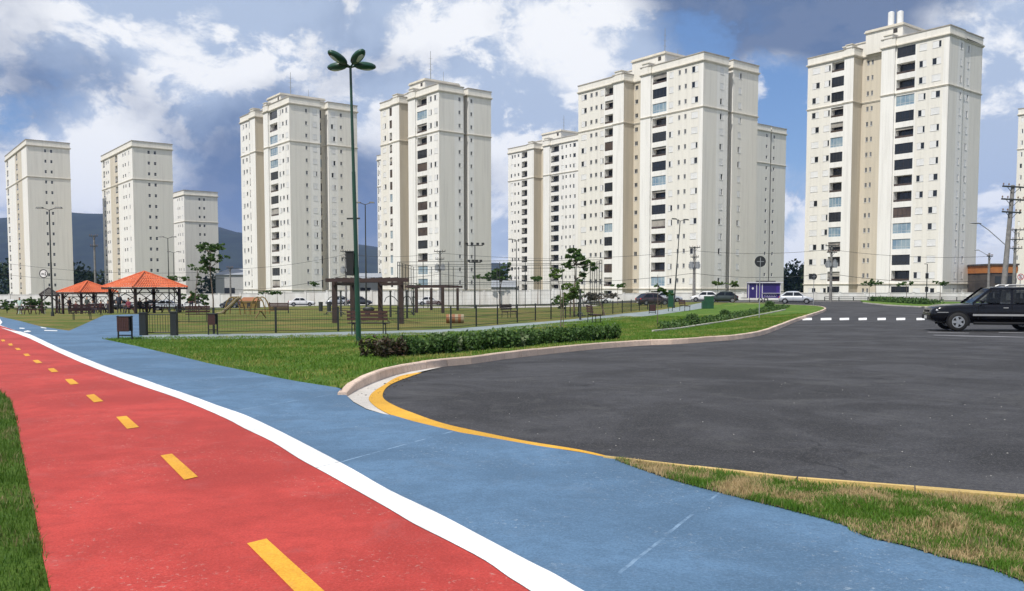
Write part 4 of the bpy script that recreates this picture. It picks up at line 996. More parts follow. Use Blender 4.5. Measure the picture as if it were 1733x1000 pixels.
# shrubs far side, near sign
for (px, py, w, h, lab) in ((52, 531, 1.1, 1.9, 'bushy shrub beside the brown tables'), (12, 530, 1.6, 2.0, 'dark shrub at the end of the lawn, by the wall'), (70, 529, .9, 1.7, 'shrub in front of the dark hut')):
    tree(lab, P(px, py, -.01), [(0,0,0),(0,0,h*.4),(0,0,h*.6)], rb(8, 0, h*.55, w*.6, h*.25, .5), 900, .13, M['tree_leaf'], .05, 'shrub')
# clipped border hedge
def hedge(name, label, pts, w, h, n, size, mats, front=None, jit=.12):
    o = empty(name, label, 'hedge', (0, 0, 0)); pts = [np.array(p) for p in pts]; bl = [[] for _ in mats]; stems = MB()
    L = sum(np.linalg.norm(b-a) for a, b in zip(pts[:-1], pts[1:])); rs = resample(pts, .16)
    for i, p in enumerate(rs):
        d = rs[min(i+1, len(rs)-1)]-rs[max(i-1, 0)]; d = d/np.linalg.norm(d); nn = np.array((-d[1], d[0]))
        for k in range(3):
            q = p+nn*random.uniform(-w/2, w/2)+d*random.uniform(-.08, .08); hh = h*random.uniform(.82, 1.12)
            z0 = g(*q)+lawnlev(*q)
            mi = 0
            if len(mats) > 2 and i/len(rs) < .06: mi = 2
            elif len(mats) > 1 and random.random() < .10: mi = 1
            bl[mi].append(((q[0], q[1], z0+hh*.5), .16, .16, hh*.5))
            if k == 0: stems.cyl((q[0], q[1], z0-.02), (q[0], q[1], z0+hh*.6), .012, .006, 4)
    tot = sum(map(len, bl))
    for b_, mt in zip(bl, mats):
        if b_: leaf_obj('foliage', b_, int(n*len(b_)/tot), size, mt, o, shell=.3)
    stuff(stems.build('stems', [M['bark']], o))
hp = [XY(628, 600, .1), XY(680, 597, .1), XY(740, 593.5, .1), XY(800, 589, .1), XY(860, 584, .1), XY(920, 579, .1), XY(980, 574, .1), XY(1034, 569, .1)]
hedge('hedge', 'long low dark hedge with reddish end along the kerb', [(x, y+.5) for x, y in hp], .95, .46, 26000, .055, [M['hedge_leaf'], M['hedge_pale_leaf'], M['hedge_red_leaf']])
hedge('hedge', 'narrow low border of plants on the lawn tip toward the silver car', [XY(1120, 558, 0), XY(1160, 551, 0), XY(1205, 544, 0), XY(1245, 537, 0), XY(1290, 527.5, 0), XY(1330, 520.5, 0)], .7, .32, 9000, .06, [M['hedge_leaf'], M['light_leaf']])
border = empty('border_edging', 'x', 'x'); del border['label'], border['category']; struct(border)
bp = resample([XY(1105, 561, 0), XY(1150, 556.5, 0), XY(1190, 550, 0), XY(1230, 544, 0), XY(1270, 536, 0), XY(1330, 524, 0)], 1.0)
for a, b_ in zip(bp[:-1], bp[1:]):
    d = (b_-a)/np.linalg.norm(b_-a); m = MB(); nn = np.array((-d[1], d[0]))*.05; z = g(*a); a2 = a+d*.01; b2 = b_-d*.01
    m.prism([tuple(a2-nn), tuple(b2-nn), tuple(b2+nn), tuple(a2+nn)], z-.06, z+lawnlev(*a)+.07); m.build('edging_stone', [M['pale_concrete']], border)
for (px, py, r, lab) in ((1171, 549, .30, 'round clipped dark bush at the start of the plant border'), (1227, 539, .30, 'round clipped bush halfway along the plant border'), (1302, 523, .42, 'dark rounded bush near the silver car')):
    p = P(px, py, .02); o = empty('bush', lab, 'bush', p, 0, 'clipped bushes in the border'); leaf_obj('foliage', [((0, 0, r*.8), r, r, r*.85)], 1500, .05, M['hedge_leaf'], o, shell=.35); MB().cyl((0, 0, -.02), (0, 0, r), .03, .02, 6).build('stem', [M['bark']], o)
# flower bed beyond the crossing
bed = empty('flower_bed', 'low green planted bed beyond the crossing, before the white wall', 'flower bed', (0, 0, 0))
fb = [XY(1478, 509.5, .05), XY(1520, 512, .05), XY(1560, 514.5, .05), XY(1583, 515, .05)]
bb = []
for q in resample(fb, .35):
    for k in range(4): x, y = q[0]+random.uniform(-.3, .3), q[1]+random.uniform(-1.6, 1.6); bb.append(((x, y, g(x, y)+.32), .35, .35, random.uniform(.25, .45)))
leaf_obj('foliage', bb, 6500, .11, M['hedge_leaf'], bed, shell=.3)
isl = [(x-1.5, y-4.5) for x, y in [fb[0]]]+[(fb[1][0], fb[1][1]-6.0), (fb[3][0]+4, fb[3][1]-5), (fb[3][0]+5, fb[3][1]+5), (fb[0][0]-2, fb[0][1]+7)]
isl = [XY(1462, 512.5, 0), XY(1500, 516.5, 0), XY(1560, 519.5, 0), XY(1640, 519.5, 0), (62, 96), (60, 112), XY(1455, 508.5, 0)]
struct(sheet('traffic_island', isl, .05, M['lawn_soil'], 8)); 
ik = empty('island_kerb', 'x', 'x'); del ik['label'], ik['category']; struct(ik)
for a, b_ in zip(*(lambda q: (q[:-1], q[1:]))(resample(isl[:4], 1.0))):
    d = (b_-a)/np.linalg.norm(b_-a); nn = np.array((-d[1], d[0])); z = g(*a); m = MB(); m.prism([tuple(a-nn*.16+d*.01), tuple(b_-nn*.16-d*.01), tuple(b_+d*-.01), tuple(a+d*.01)], z-.05, z+.08); m.build('kerb_stone', [M['pale_concrete']], ik)
struct(sheet('far_pavement', [(20, 127.2), (90, 122.4), (150, 121.2), (150, 119.5), (90, 120.6), (20, 125.2)], -.0, M['pale_concrete'], 10))
rail = empty('guard_rail', 'low dark guard rail along the avenue below the tower with tanks', 'railing', (0, 0, 0))
ra, rb_ = np.array((G(1395, 128).x, 128.0)), np.array((G(1650, 124).x, 124.0))
rp = resample([tuple(ra), tuple(rb_)], 2.0); m = MB()
for p in rp: MB().box(p[0]-.05, p[0]+.05, p[1]-.05, p[1]+.05, g(*p)-.1, g(*p)+.62).build('post', [M['dark_pole']], rail)
for z in (.32, .6): m = MB(); m.tube([(p[0], p[1]-.06, g(*p)+z) for p in rp], .045, 5); m.build('rail', [M['dark_pole']], rail)

# ------------------------------------------------------------------ park furniture
mat('fence_paint', (.010, .014, .013), .5); mat('slat_wood', (.060, .020, .015), .6, (.040, .014, .011), 5, stretch=(1, 1, 4))
mat('pergola_wood', (.042, .022, .018), .65, (.03, .016, .013), 3); mat('post_wood', (.040, .024, .018), .7, (.03, .017, .013), 3)
mat('roof_tile', (.60, .135, .045), .75, (.50, .10, .035), 2.5, 5, .3, 12); mat('dark_tile', (.055, .045, .042), .8)
mat('play_yellow', (.22, .15, .04), .5, (.17, .11, .03), 2); mat('play_orange', (.28, .11, .04), .5); mat('cream_plastic', (.33, .27, .17), .5)
mat('chrome', (.60, .60, .60), .25, metal=1.0)
# low park fence with gate posts
fence = empty('park_fence', 'low dark mesh fence running along the walkway', 'fence')
FP = [(300,566.5),(362,565.5),(467,563.6),(572.5,561.2),(674,559),(763,557),(806,552.8),(842,549.6),(875.5,546.2),(906,543),(932.5,541),(957,539),(979,537),(1000,535),(1020,533.4),(1037,531.8),(1053,530.2),(1068,528),(1082,526.2),(1096,524.4),(1108,523),(1119,521.6),(1130,520.2)]
fpp = [P(a, b - .6, -.01) for a, b in FP]
pm = cached('fpost', lambda: MB().box(-.035, .035, -.035, .035, 0, 1.0).box(-.045, .045, -.045, .045, 1.0, 1.02).mesh('post', [M['fence_paint']]))
for i, p in enumerate(fpp): link('post', pm, fence, p)
for i in range(len(fpp)-1):
    a, b = fpp[i], fpp[i+1]; m = MB(); d = (b-a); L = d.length; n = int(L/.10)
    for z in (.08, .5, .94): m.cyl(a+Vector((0, 0, z)), b+Vector((0, 0, z)), .012, .012, 4, 0, False)
    for k in range(1, n): q = a+d*(k/n); m.cyl(q+Vector((0, 0, .06)), q+Vector((0, 0, .96)), .0035, .0035, 3, 0, False)
    for z in (.2, .32, .44, .56, .68, .8): m.cyl(a+Vector((0, 0, z)), b+Vector((0, 0, z)), .0035, .0035, 3, 0, False)
    m.build('mesh_panel', [M['fence_paint']], fence)
gate = empty('gate_post', 'thick dark gate post at the plaza corner of the fence', 'gate post', P(243.5, 567.5, -.01), 0, 'gate posts'); MB().box(-.12, .12, -.12, .12, 0, .82).build('post', [M['fence_paint']], gate); MB().box(-.14, .14, -.14, .14, .82, .86).build('cap', [M['fence_paint']], gate)
gate = empty('gate_post', 'thick dark gate post on the lawn side of the park gate', 'gate post', P(299.5, 567.3, -.01)+Vector((.0, -.25, 0)), 0, 'gate posts'); MB().box(-.11, .11, -.11, .11, 0, .86).build('post', [M['fence_paint']], gate); MB().box(-.13, .13, -.13, .13, .86, .9).build('cap', [M['fence_paint']], gate)
gt = empty('park_gate', 'closed barred gate between the two thick gate posts', 'gate', (0, 0, 0)); a, b = P(247, 567.3, -.01), P(296, 566.8, -.01)
m = MB(); [m.cyl(a+Vector((0, 0, z)), b+Vector((0, 0, z)), .018, .018, 5) for z in (.1, .78)]; m.build('frame', [M['fence_paint']], gt)
for k in range(11): q = a+(b-a)*((k+.5)/11); MB().cyl(q+Vector((0, 0, .1)), q+Vector((0, 0, .78)), .009, .009, 5).build('bar', [M['fence_paint']], gt)

def litter_bin(label, base, w, h, leg, rz=0.0):
    o = empty('litter_bin', label, 'litter bin', base, rz, 'slatted litter bins'); n = 7
    m = MB()
    for s in (-1, 1): m.box(s*(w/2+.03)-.018, s*(w/2+.03)+.018, -.03, .03, 0, h*1.02)
    m.box(-w/2-.03, w/2+.03, -.02, .02, leg*.42, leg*.42+.04); m.build('frame', [M['fence_paint']], o)
    for k in range(n):
        x = -w/2+(k+.5)*w/n; MB().box(x-w/n*.42, x+w/n*.42, -.17, -.145, leg, h*.97).build('slat', [M['slat_wood']], o); MB().box(x-w/n*.42, x+w/n*.42, .145, .17, leg, h*.97).build('slat', [M['slat_wood']], o)
    MB().box(-w/2, w/2, -.14, .14, leg+.02, h*.9).build('liner', [M['black_matte']], o); m = MB(); m.box(-w/2-.01, w/2+.01, -.18, .18, h*.97, h); m.build('rim', [M['fence_paint']], o)
p = P(212, 574, 0); litter_bin('dark red slatted litter bin on thin legs at the plaza corner', p, .40, .78, .27)
p = P(362.5, 566, 0); litter_bin('dark red slatted litter bin against the fence by the gate', p+Vector((0, -.12, 0)), .28, .80, .38)
p = P(1104, 531, 0); litter_bin('small red slatted litter bin beside the thin sapling', p, .42, .72, .2)

def bench(label, base, w, rz, group='park benches'):
    o = empty('park_bench', label, 'bench', base, rz, group)      # back rest on +y side
    for k in range(3): MB().box(-w/2, w/2, -.24+k*.15, -.12+k*.15, .42, .455).build('seat_slat', [M['slat_wood']], o)
    for k in range(3): MB().box(-w/2, w/2, .23+k*.02, .26+k*.02, .55+k*.13, .65+k*.13).build('back_slat', [M['slat_wood']], o)
    for s in (-1, 1):
        m = MB(); x = s*(w/2-.18); m.tube([(x, -.22, 0), (x, -.2, .4)], .022, 6); m.tube([(x, .24, 0), (x, .22, .45), (x, .29, .95)], .022, 6); m.tube([(x, -.24, .40), (x, .24, .40)], .02, 6); m.build('leg', [M['fence_paint']], o)
b_ = P(622, 567, 0); bench('dark slatted bench seen from behind at the foot of the green lamp', b_+Vector((0, .35, 0)), 1.55, R(176))
bench('dark bench on the walkway beside the umbrella-crowned tree', P(1006, 546, 0)+Vector((0, .1, 0)), 1.3, R(100))
bench('dark bench on the park lawn behind the low fence', P(862, 538, 0), 1.5, R(60))
bench('dark bench near the end of the walkway by the green cabinets', P(1159, 526, 0), 1.5, R(100))
bench('dark bench on the lawn behind the gate', P(335, 545, 0), 1.3, R(200))
bench('dark bench on the grass just short of the plaza', P(139, 541, 0), 1.3, R(215))
bench('dark low bench near the table by the plaza', P(161, 534, 0), 1.2, R(220))
bench('grey bench beyond the pergola, before the court', P(737, 521, 0), 2.2, R(180))

def pergola(label, posts, top, wide, ext):
    o = empty('pergola', label, 'pergola', (0, 0, 0)); 
    for p in posts: MB().box(p.x-.13, p.x+.13, p.y-.13, p.y+.13, p.z-.05, p.z+2.28).build('post', [M['post_wood']], o)
    z = sum(p.z for p in posts)/len(posts)+2.25; return o, z
pp = [P(567, 546, 0), P(679, 547.5, 0), P(644, 541, 0), P(597, 541, 0)]
o, z = pergola('dark timber pergola on four posts behind the bench', pp, 0, 0, 0)
for (i, j) in ((0, 1), (3, 2)):
    a, b = pp[i].copy(), pp[j].copy(); d = (b-a).normalized(); a -= d*.55; b += d*.45; a.z = b.z = z; ang = math.atan2(d.y, d.x); L = (b-a).length
    m = MB(); m.box(0, L, -.06, .06, 0, .2); m.build('beam', [M['pergola_wood']], o, loc=a, rz=ang)
for (i, j) in ((0, 3), (1, 2)):
    a, b = pp[i].copy(), pp[j].copy(); d = (b-a).normalized(); a -= d*.3; b += d*.3; a.z = b.z = z-.10; L = (b-a).length; MB().box(0, L, -.055, .055, -.08, .10).build('beam', [M['pergola_wood']], o, loc=a, rz=math.atan2(d.y, d.x))
for k in range(9):
    t = (k+.2)/8.6; a = pp[0]+(pp[1]-pp[0])*t; b = pp[3]+(pp[2]-pp[3])*t; a.z = b.z = z+.201; d = (b-a).normalized(); a -= d*.06; b += d*.3; MB().box(0, (b-a).length, -.03, .03, 0, .05).build('rafter', [M['pergola_wood']], o, loc=a, rz=math.atan2(d.y, d.x))
pp = [P(705, 529, 0), P(749.5, 529.5, 0), P(774.5, 525, 0), P(730, 524.5, 0)]
o, z = pergola('longer thinner pergola farther back, beside the court fence', pp, 0, 0, 0)
for (i, j) in ((0, 1), (3, 2)):
    a, b = pp[i].copy(), pp[j].copy(); d = (b-a).normalized(); a -= d*1.2; b += d*.6; a.z = b.z = z; MB().box(0, (b-a).length, -.06, .06, 0, .2).build('beam', [M['pergola_wood']], o, loc=a, rz=math.atan2(d.y, d.x))
for k in range(9):
    t = -.35+k*.17; a = pp[0]+(pp[1]-pp[0])*t; b = pp[3]+(pp[2]-pp[3])*t; a.z = b.z = z+.201; d = (b-a).normalized(); a -= d*.06; b += d*.3; MB().box(0, (b-a).length, -.03, .03, 0, .05).build('rafter', [M['pergola_wood']], o, loc=a, rz=math.atan2(d.y, d.x))

def gazebo(label, base, half, eave, rise, posth, rz, tilem, postin=.8):
    o = empty('gazebo', label, 'gazebo', base, rz); n = 4; ap = Vector((0, 0, eave+rise))
    cs = [Vector((half*sx, half*sy, eave)) for sx, sy in ((1,1),(-1,1),(-1,-1),(1,-1))]
    rf = MB()
    for k in range(4):
        a, b = cs[k], cs[(k+1) % 4]; rows = 9
        for r in range(rows):           # stepped courses of pan tiles with ribs
            t0, t1 = r/rows, (r+1)/rows; dz = .03
            p0, p1 = a+(ap-a)*t0, b+(ap-b)*t0; q0, q1 = a+(ap-a)*t1, b+(ap-b)*t1
            L = (p1-p0).length; cnt = max(2, int(L/.22)); nrm = (p1-p0).cross(q0-p0).normalized()
            if nrm.z < 0: nrm = -nrm
            vs = []; fs = []
            for c in range(cnt*2+1):
                u = c/(cnt*2); lift = nrm*(.05 if c % 2 else .0)
                vs += [p0+(p1-p0)*u+lift+nrm*dz, q0+(q1-q0)*u+lift]
            fs = [(2*c, 2*c+2, 2*c+3, 2*c+1) for c in range(cnt*2)]
            rf.add(vs, fs)
    r_ = rf.build('roof_tiles', [tilem], o); stuff(r_)
    hp_ = MB()
    for c in cs: hp_.tube([c+Vector((0, 0, .06)), ap+Vector((0, 0, .07))], .085, 8)
    hp_.build('hip_ridge', [tilem], o)
    for k in range(4):
        a, b = cs[k]*.99, cs[(k+1) % 4]*.99; a.z = b.z = eave; d = b-a; MB().box(0, d.length, -.03, .03, -.16, .0).build('fascia', [M['post_wood']], o, loc=a, rz=math.atan2(d.y, d.x))
    for sx, sy in ((1,1),(-1,1),(-1,-1),(1,-1)):
        x, y = half*postin*sx, half*postin*sy; MB().box(x-.10, x+.10, y-.10, y+.10, -.3, eave+.02).build('post', [M['post_wood']], o)
        for tx, ty in ((-sx, 0), (0, -sy)): MB().tube([(x, y, eave-.75), (x+tx*.7, y+ty*.7, eave-.08)], .05, 5).build('brace', [M['post_wood']], o)
    if half > 1.5:      # back rails with crossed braces
        e = half*postin
        for (a, b) in (((-e, e), (e, e)), ((e, e), (e, -e))):
            a, b = Vector(a+(0,)), Vector(b+(0,)); d = b-a; L = d.length; ang = math.atan2(d.y, d.x)
            for z in (.42, .86, eave-.52): MB().box(.1, L-.1, -.035, .035, z, z+.08).build('rail', [M['post_wood']], o, loc=a, rz=ang)
            for k in range(3):
                x0, x1 = .1+(L-.2)*k/3, .1+(L-.2)*(k+1)/3
                for (p, q) in ((.94, eave-.52), (eave-.52, .94)): MB().tube([(x0, 0, p), (x1, 0, q)], .035, 4).build('cross_brace', [M['post_wood']], o, loc=a, rz=ang)
    return o
g1 = P(246, 529, 0); gz1 = G(246, 78, 0)
gazebo('large gazebo with bright orange tiled roof beyond the plaza', gz1, 2.62, 2.28, 1.36, 0, R(45+8), M['roof_tile'])
gz2 = G(149, 92, 0)
gazebo('smaller orange-roofed gazebo behind the large one', gz2, 2.15, 2.25, 1.12, 0, R(45+12), M['roof_tile'])
gz3 = G(84, 100, 0)
gazebo('small dark-roofed hut behind the lamp with the round sign', gz3, .95, 2.1, .75, 0, R(30), M['dark_tile'])

def picnic(label, base, rz):
    o = empty('picnic_table', label, 'picnic table', base, rz, 'brown picnic tables')
    for k in range(4): MB().box(-.8, .8, -.34+k*.17, -.19+k*.17, .72, .76).build('table_plank', [M['slat_wood']], o)
    for s in (-1, 1):
        MB().box(-.8, .8, s*.62-.13, s*.62+.13, .42, .46).build('seat', [M['slat_wood']], o); m = MB(); x = s*.6; m.tube([(x, -.6, 0), (x, -.15, .72)], .04, 5); m.tube([(x, .6, 0), (x, .15, .72)], .04, 5); m.box(x-.03, x+.03, -.7, .7, .36, .42); m.build('leg', [M['slat_wood']], o)
for (px, Y, a, lab) in ((262, 78, 20, 'brown picnic table under the large gazebo'), (228, 82, 70, 'brown picnic table at the rear of the large gazebo'), (140, 92, 30, 'brown picnic table under the smaller gazebo'), (168, 95, 80, 'brown picnic table between the gazebos'), (58, 76, 10, 'brown picnic table by the shrubs at the lawn end'), (45, 79, 50, 'brown picnic table beside the dark shrub'), (320, 84, 10, 'brown picnic table beyond the bench behind the gate'), (290, 88, 50, 'brown picnic table just past the gazebo post'), (108, 84, 40, 'brown picnic table in front of the hut')):
    picnic(lab, G(px, Y, 0), R(a))

# playground and exercise yard
o = empty('climbing_frame', 'yellow tubular climbing frame with a slide on the park lawn', 'climbing frame', G(415, 62, 0))
for x in (-.9, .9):
    m = MB(); m.tube([(x+.55*math.cos(t), 0, .15+1.25*math.sin(t)) for t in np.linspace(0, math.pi, 9)], .045, 6); m.build('arch', [M['play_yellow']], o)
    m = MB(); m.tube([(x+.55*math.cos(t), 1.1, .15+1.25*math.sin(t)) for t in np.linspace(0, math.pi, 9)], .045, 6); m.build('arch', [M['play_yellow']], o)
for k in range(7): t = math.pi*(k+1)/8; MB().cyl((-.9+.55*math.cos(t), 0, .15+1.25*math.sin(t)), (-.9+.55*math.cos(t), 1.1, .15+1.25*math.sin(t)), .03, .03, 5).build('rung', [M['play_yellow']], o)
m = MB(); m.add([(-.35, -.2, 1.35), (-.35, .3, 1.35), (-1.6, -.2, .2), (-1.6, .3, .2), (-2.0, -.2, .12), (-2.0, .3, .12)], [(0, 1, 3, 2), (2, 3, 5, 4)]); m.tube([(-.35, -.2, 1.45), (-1.6, -.2, .32), (-2, -.2, .24)], .05, 5); m.tube([(-.35, .3, 1.45), (-1.6, .3, .32), (-2, .3, .24)], .05, 5); m.build('slide', [M['cream_plastic']], o)
MB().box(-.4, .4, 0, 1.1, 1.0, 1.06).build('deck', [M['play_yellow']], o)
o = empty('seesaw', 'yellow seesaw beside the climbing frame', 'seesaw', G(441, 58, 0)); MB().box(-1.0, 1.0, -.1, .1, .45, .5).build('plank', [M['play_yellow']], o)
m = MB(); m.tube([(-.3, -.2, 0), (0, 0, .5), (.3, .2, 0)], .05, 6); m.build('stand', [M['play_yellow']], o)
for s in (-1, 1): MB().tube([(s*.75, -.15, .5), (s*.75, -.15, .75), (s*.75, .15, .75), (s*.75, .15, .5)], .025, 5).build('handle', [M['play_yellow']], o)
o = empty('play_house', 'small ochre play house against the white wall', 'play house', G(424, 118, 0)); MB().box(-1.1, 1.1, -.8, .8, 0, 1.0).build('wall', [M['play_yellow']], o); MB().add([(-1.3, -1, 1), (1.3, -1, 1), (1.3, 1, 1), (-1.3, 1, 1), (-.9, 0, 1.5), (.9, 0, 1.5)], [(0, 1, 5, 4), (2, 3, 4, 5), (0, 4, 3), (1, 2, 5), (0, 3, 2, 1)]).build('roof', [M['play_orange']], o); MB().box(-.2, .25, -.83, -.801, 0, .8).build('door', [M['dark_frame']], o)
o = empty('play_tunnel', 'orange and cream striped play tunnel on the lawn before the far pergola', 'play tunnel', G(770, 47, 0), R(4))
for k in range(6):
    m = MB(); x0 = -.48+k*.16; n = 18
    vs = []; 
    for x in (x0, x0+.16):
        for r in (.24, .20):
            for i in range(n): t = 2*math.pi*i/n; vs.append((x, r*math.cos(t), .24+r*math.sin(t)))
    fs = []
    for i in range(n):
        j = (i+1) % n; fs += [(i, j, 2*n+j, 2*n+i), (n+i, 3*n+i, 3*n+j, n+j), (i, n+i, n+j, j), (2*n+i, 2*n+j, 3*n+j, 3*n+i)]
    m.add(vs, fs); m.build('ring', [M['play_orange'] if k % 2 == 0 else M['cream_plastic']], o, smooth=False)
o = empty('notice_table', 'brown slatted screen standing on the lawn beyond the fence', 'screen', G(472, 74, 0))
for k in range(5): MB().box(-.85, .85, -.02, .02, .25+k*.13, .36+k*.13).build('slat', [M['slat_wood']], o)
for x in (-.8, .8): MB().box(x-.04, x+.04, .021, .08, 0, .95).build('post', [M['fence_paint']], o)
for px, lab in ((543, 'dark green drum bin of a pair on the lawn, nearer the wall gate'), (557, 'dark green drum bin of a pair, nearer the pergola')):
    o = empty('drum_bin', lab, 'bin', G(px, 84, 0), 0, 'pair of drum bins'); MB().cyl((0, 0, 0), (0, 0, .85), .19, .21, 12).build('body', [M['dark_pole']], o); MB().cyl((0, 0, .85), (0, 0, .9), .23, .23, 12).build('lid', [M['dark_pole']], o)
def exercise(label, base, var, rz=0):
    o = empty('exercise_machine', label, 'exercise machine', base, rz, 'outdoor exercise machines'); mt = [M['dark_pole']]
    MB().cyl((0, 0, 0), (0, 0, 1.75), .07, .06, 8).build('pillar', mt, o); MB().ball((0, 0, 1.78), .09).build('cap', mt, o)
    for s in (-1, 1):
        m = MB(); m.tube([(0, 0, 1.5), (s*.35, 0, 1.35), (s*.55, -.1, .75 if var else 1.05)], .028, 6); m.tube([(0, 0, .45), (s*.5, 0, .4), (s*.6, 0, .28)], .03, 6); m.build('lever', mt, o); MB().box(s*.6-.14, s*.6+.14, -.14, .14, .24, .28).build('foot_plate' if var else 'seat', [M['black_matte']], o)
for i, (px, Y, lab) in enumerate(((567, 58, 'dark exercise machine hard by the near pergola post'), (577, 62, 'dark exercise machine next to the pergola, second from its post'), (661, 60, 'dark exercise machine between lamp and far pergola post'), (689, 57, 'dark exercise machine just outside the pergola'), (700, 66, 'dark exercise machine before the thin pergola'), (982, 52, 'dark exercise machine behind the walkway fence'))):
    exercise(lab, G(px, Y, 0), i % 2, R(20*i))
for (px, Y, lab) in ((600, 112, 'low spring rocker on the far lawn behind the green lamp'), (624, 64, 'low rocker at the foot of the lamp behind the pergola')):
    o = empty('spring_rocker', lab, 'rocker', G(px, Y, 0)); MB().cyl((0, 0, 0), (0, 0, .35), .1, .1, 8).build('spring', [M['dark_pole']], o); MB().ball((0, 0, .5), .45, .16, .2).build('seat', [M['dark_pole']], o, smooth=True); MB().tube([(.2, -.2, .75), (.2, .2, .75)], .025, 5).build('handle', [M['dark_pole']], o)

# court cage
court = empty('court_fence', 'tall thin mesh cage around the sports court', 'fence')
cx0, cx1, cy0, cy1 = G(677, 108).x, G(1010, 112).x, 106.0, 124.0
ring = [(cx0, cy0), (cx1, cy0), (cx1, cy1), (cx0, cy1), (cx0, cy0)]; cp = resample(ring, (cx1-cx0)/8)
for i, p in enumerate(cp): MB().cyl((p[0], p[1], g(*p)-.05), (p[0], p[1], g(*p)+5.6), .045, .045, 6).build('post', [M['dark_pole']], court)
for a, b in zip(ring[:-1], ring[1:]):
    za, zb = g(*a), g(*b)
    for h in (.1, 3.0, 5.2, 5.6): MB().cyl(a+(za+h,), b+(zb+h,), .03, .03, 5).build('rail', [M['dark_pole']], court)
    m = MB(); a3, b3 = Vector(a+(za,)), Vector(b+(zb,)); n = int((b3-a3).length/.45)
    for k in range(n): q = a3+(b3-a3)*(k/n); m.cyl(q, q+Vector((0, 0, 5.5)), .004, .004, 3, 0, False)
    for k in range(1, 12): z = Vector((0, 0, k*.47)); m.cyl(a3+z, b3+z, .004, .004, 3, 0, False)
    m.build('mesh_panel', [M['dark_pole']], court)
struct(sheet('court_floor', [(cx0+.3, cy0+.3), (cx1-.3, cy0+.3), (cx1-.3, cy1-.3), (cx0+.3, cy1-.3)], -.004, M['pale_concrete'], 6))

# ------------------------------------------------------------------ vehicles
mat('rubber', (.012, .012, .012), .85); mat('rim_alloy', (.48, .49, .50), .35, metal=.8); mat('car_dark', (.006, .006, .007), .5, spec=.3)
mat('headlight_glass', (.55, .57, .60), .1); mat('taillight', (.30, .01, .01), .2); mat('plate_white', (.6, .6, .58), .5); mat('silver_trim', (.36, .36, .36), .45, metal=.4)
glass_mat('car_glass', (.010, .012, .014), .95, .04); glass_mat('clear_car_glass', (.008, .009, .011), .70, .04)
def car_paint(name, c, metal=.0, rough=.3, coat=.8, spec=.5): return mat(name, c, rough, tuple(x*.92 for x in c), .8, coat=coat, metal=metal, spec=spec)
car_paint('paint_black', (.0035, .0035, .006), rough=.16, coat=.1, spec=.35); car_paint('paint_white', (.74, .74, .74)); car_paint('paint_silver', (.48, .50, .53), .35); car_paint('paint_graphite', (.030, .034, .040)); car_paint('paint_green', (.022, .035, .032)); car_paint('paint_maroon', (.035, .018, .022))
def wheel_mesh(r, w):
    m = MB(); n = 28; prof = [(r*.62, -w/2), (r*.93, -w/2), (r, -w*.32), (r, w*.32), (r*.93, w/2), (r*.62, w/2)]
    vs = [(p*math.cos(2*math.pi*i/n), q, p*math.sin(2*math.pi*i/n)) for i in range(n) for p, q in prof]; k = len(prof)
    m.add(vs, [(i*k+j, i*k+j+1, ((i+1) % n)*k+j+1, ((i+1) % n)*k+j) for i in range(n) for j in range(k-1)]); return m.mesh('wheel', [M['rubber']], True)
def rim_mesh(r, w, spokes=5):
    m = MB(); n = 24
    for s in (-1, 1):
        y = s*w*.44
        for i in range(n):
            a, b = 2*math.pi*i/n, 2*math.pi*(i+1)/n
            m.quad((r*.52*math.cos(a), y, r*.52*math.sin(a)), (r*.52*math.cos(b), y, r*.52*math.sin(b)), (r*.64*math.cos(b), y, r*.64*math.sin(b)), (r*.64*math.cos(a), y, r*.64*math.sin(a)))
        for k in range(spokes):
            t = 2*math.pi*k/spokes; Mx = Matrix.Rotation(-t, 4, 'Y'); m.box(.05, r*.54, y-.012, y+.012, -r*.13, r*.13, 0, Mx)
        m.cyl((0, y-.015, 0), (0, y+.02*s, 0), r*.16, r*.13, 12)
        m.cyl((0, y-s*.05, 0), (0, y-s*.06, 0), r*.60, r*.60, 18, 1)
    return m.mesh('rim', [M['rim_alloy'], M['car_dark']])
CARS = {  # L, W, H, belt, hood z, windscreen base, roof front, roof rear, rear base (from centre, + forward), wheel r, wheelbase half front, rear, clearance
    'hatch': dict(L=3.95, W=1.68, H=1.47, belt=.90, hood=.80, wb=1.08, rf=.34, rr=-1.18, rb=-1.86, r=.30, fx=1.22, rx=-1.22, cl=.20),
    'sedan': dict(L=4.35, W=1.72, H=1.46, belt=.90, hood=.80, wb=.95, rf=.25, rr=-1.0, rb=-1.65, r=.31, fx=1.3, rx=-1.28, cl=.20),
    'suv': dict(L=4.95, W=1.82, H=1.74, belt=1.09, hood=1.03, wb=.98, rf=.30, rr=-2.15, rb=-2.42, r=.375, fx=1.50, rx=-1.30, cl=.36)}
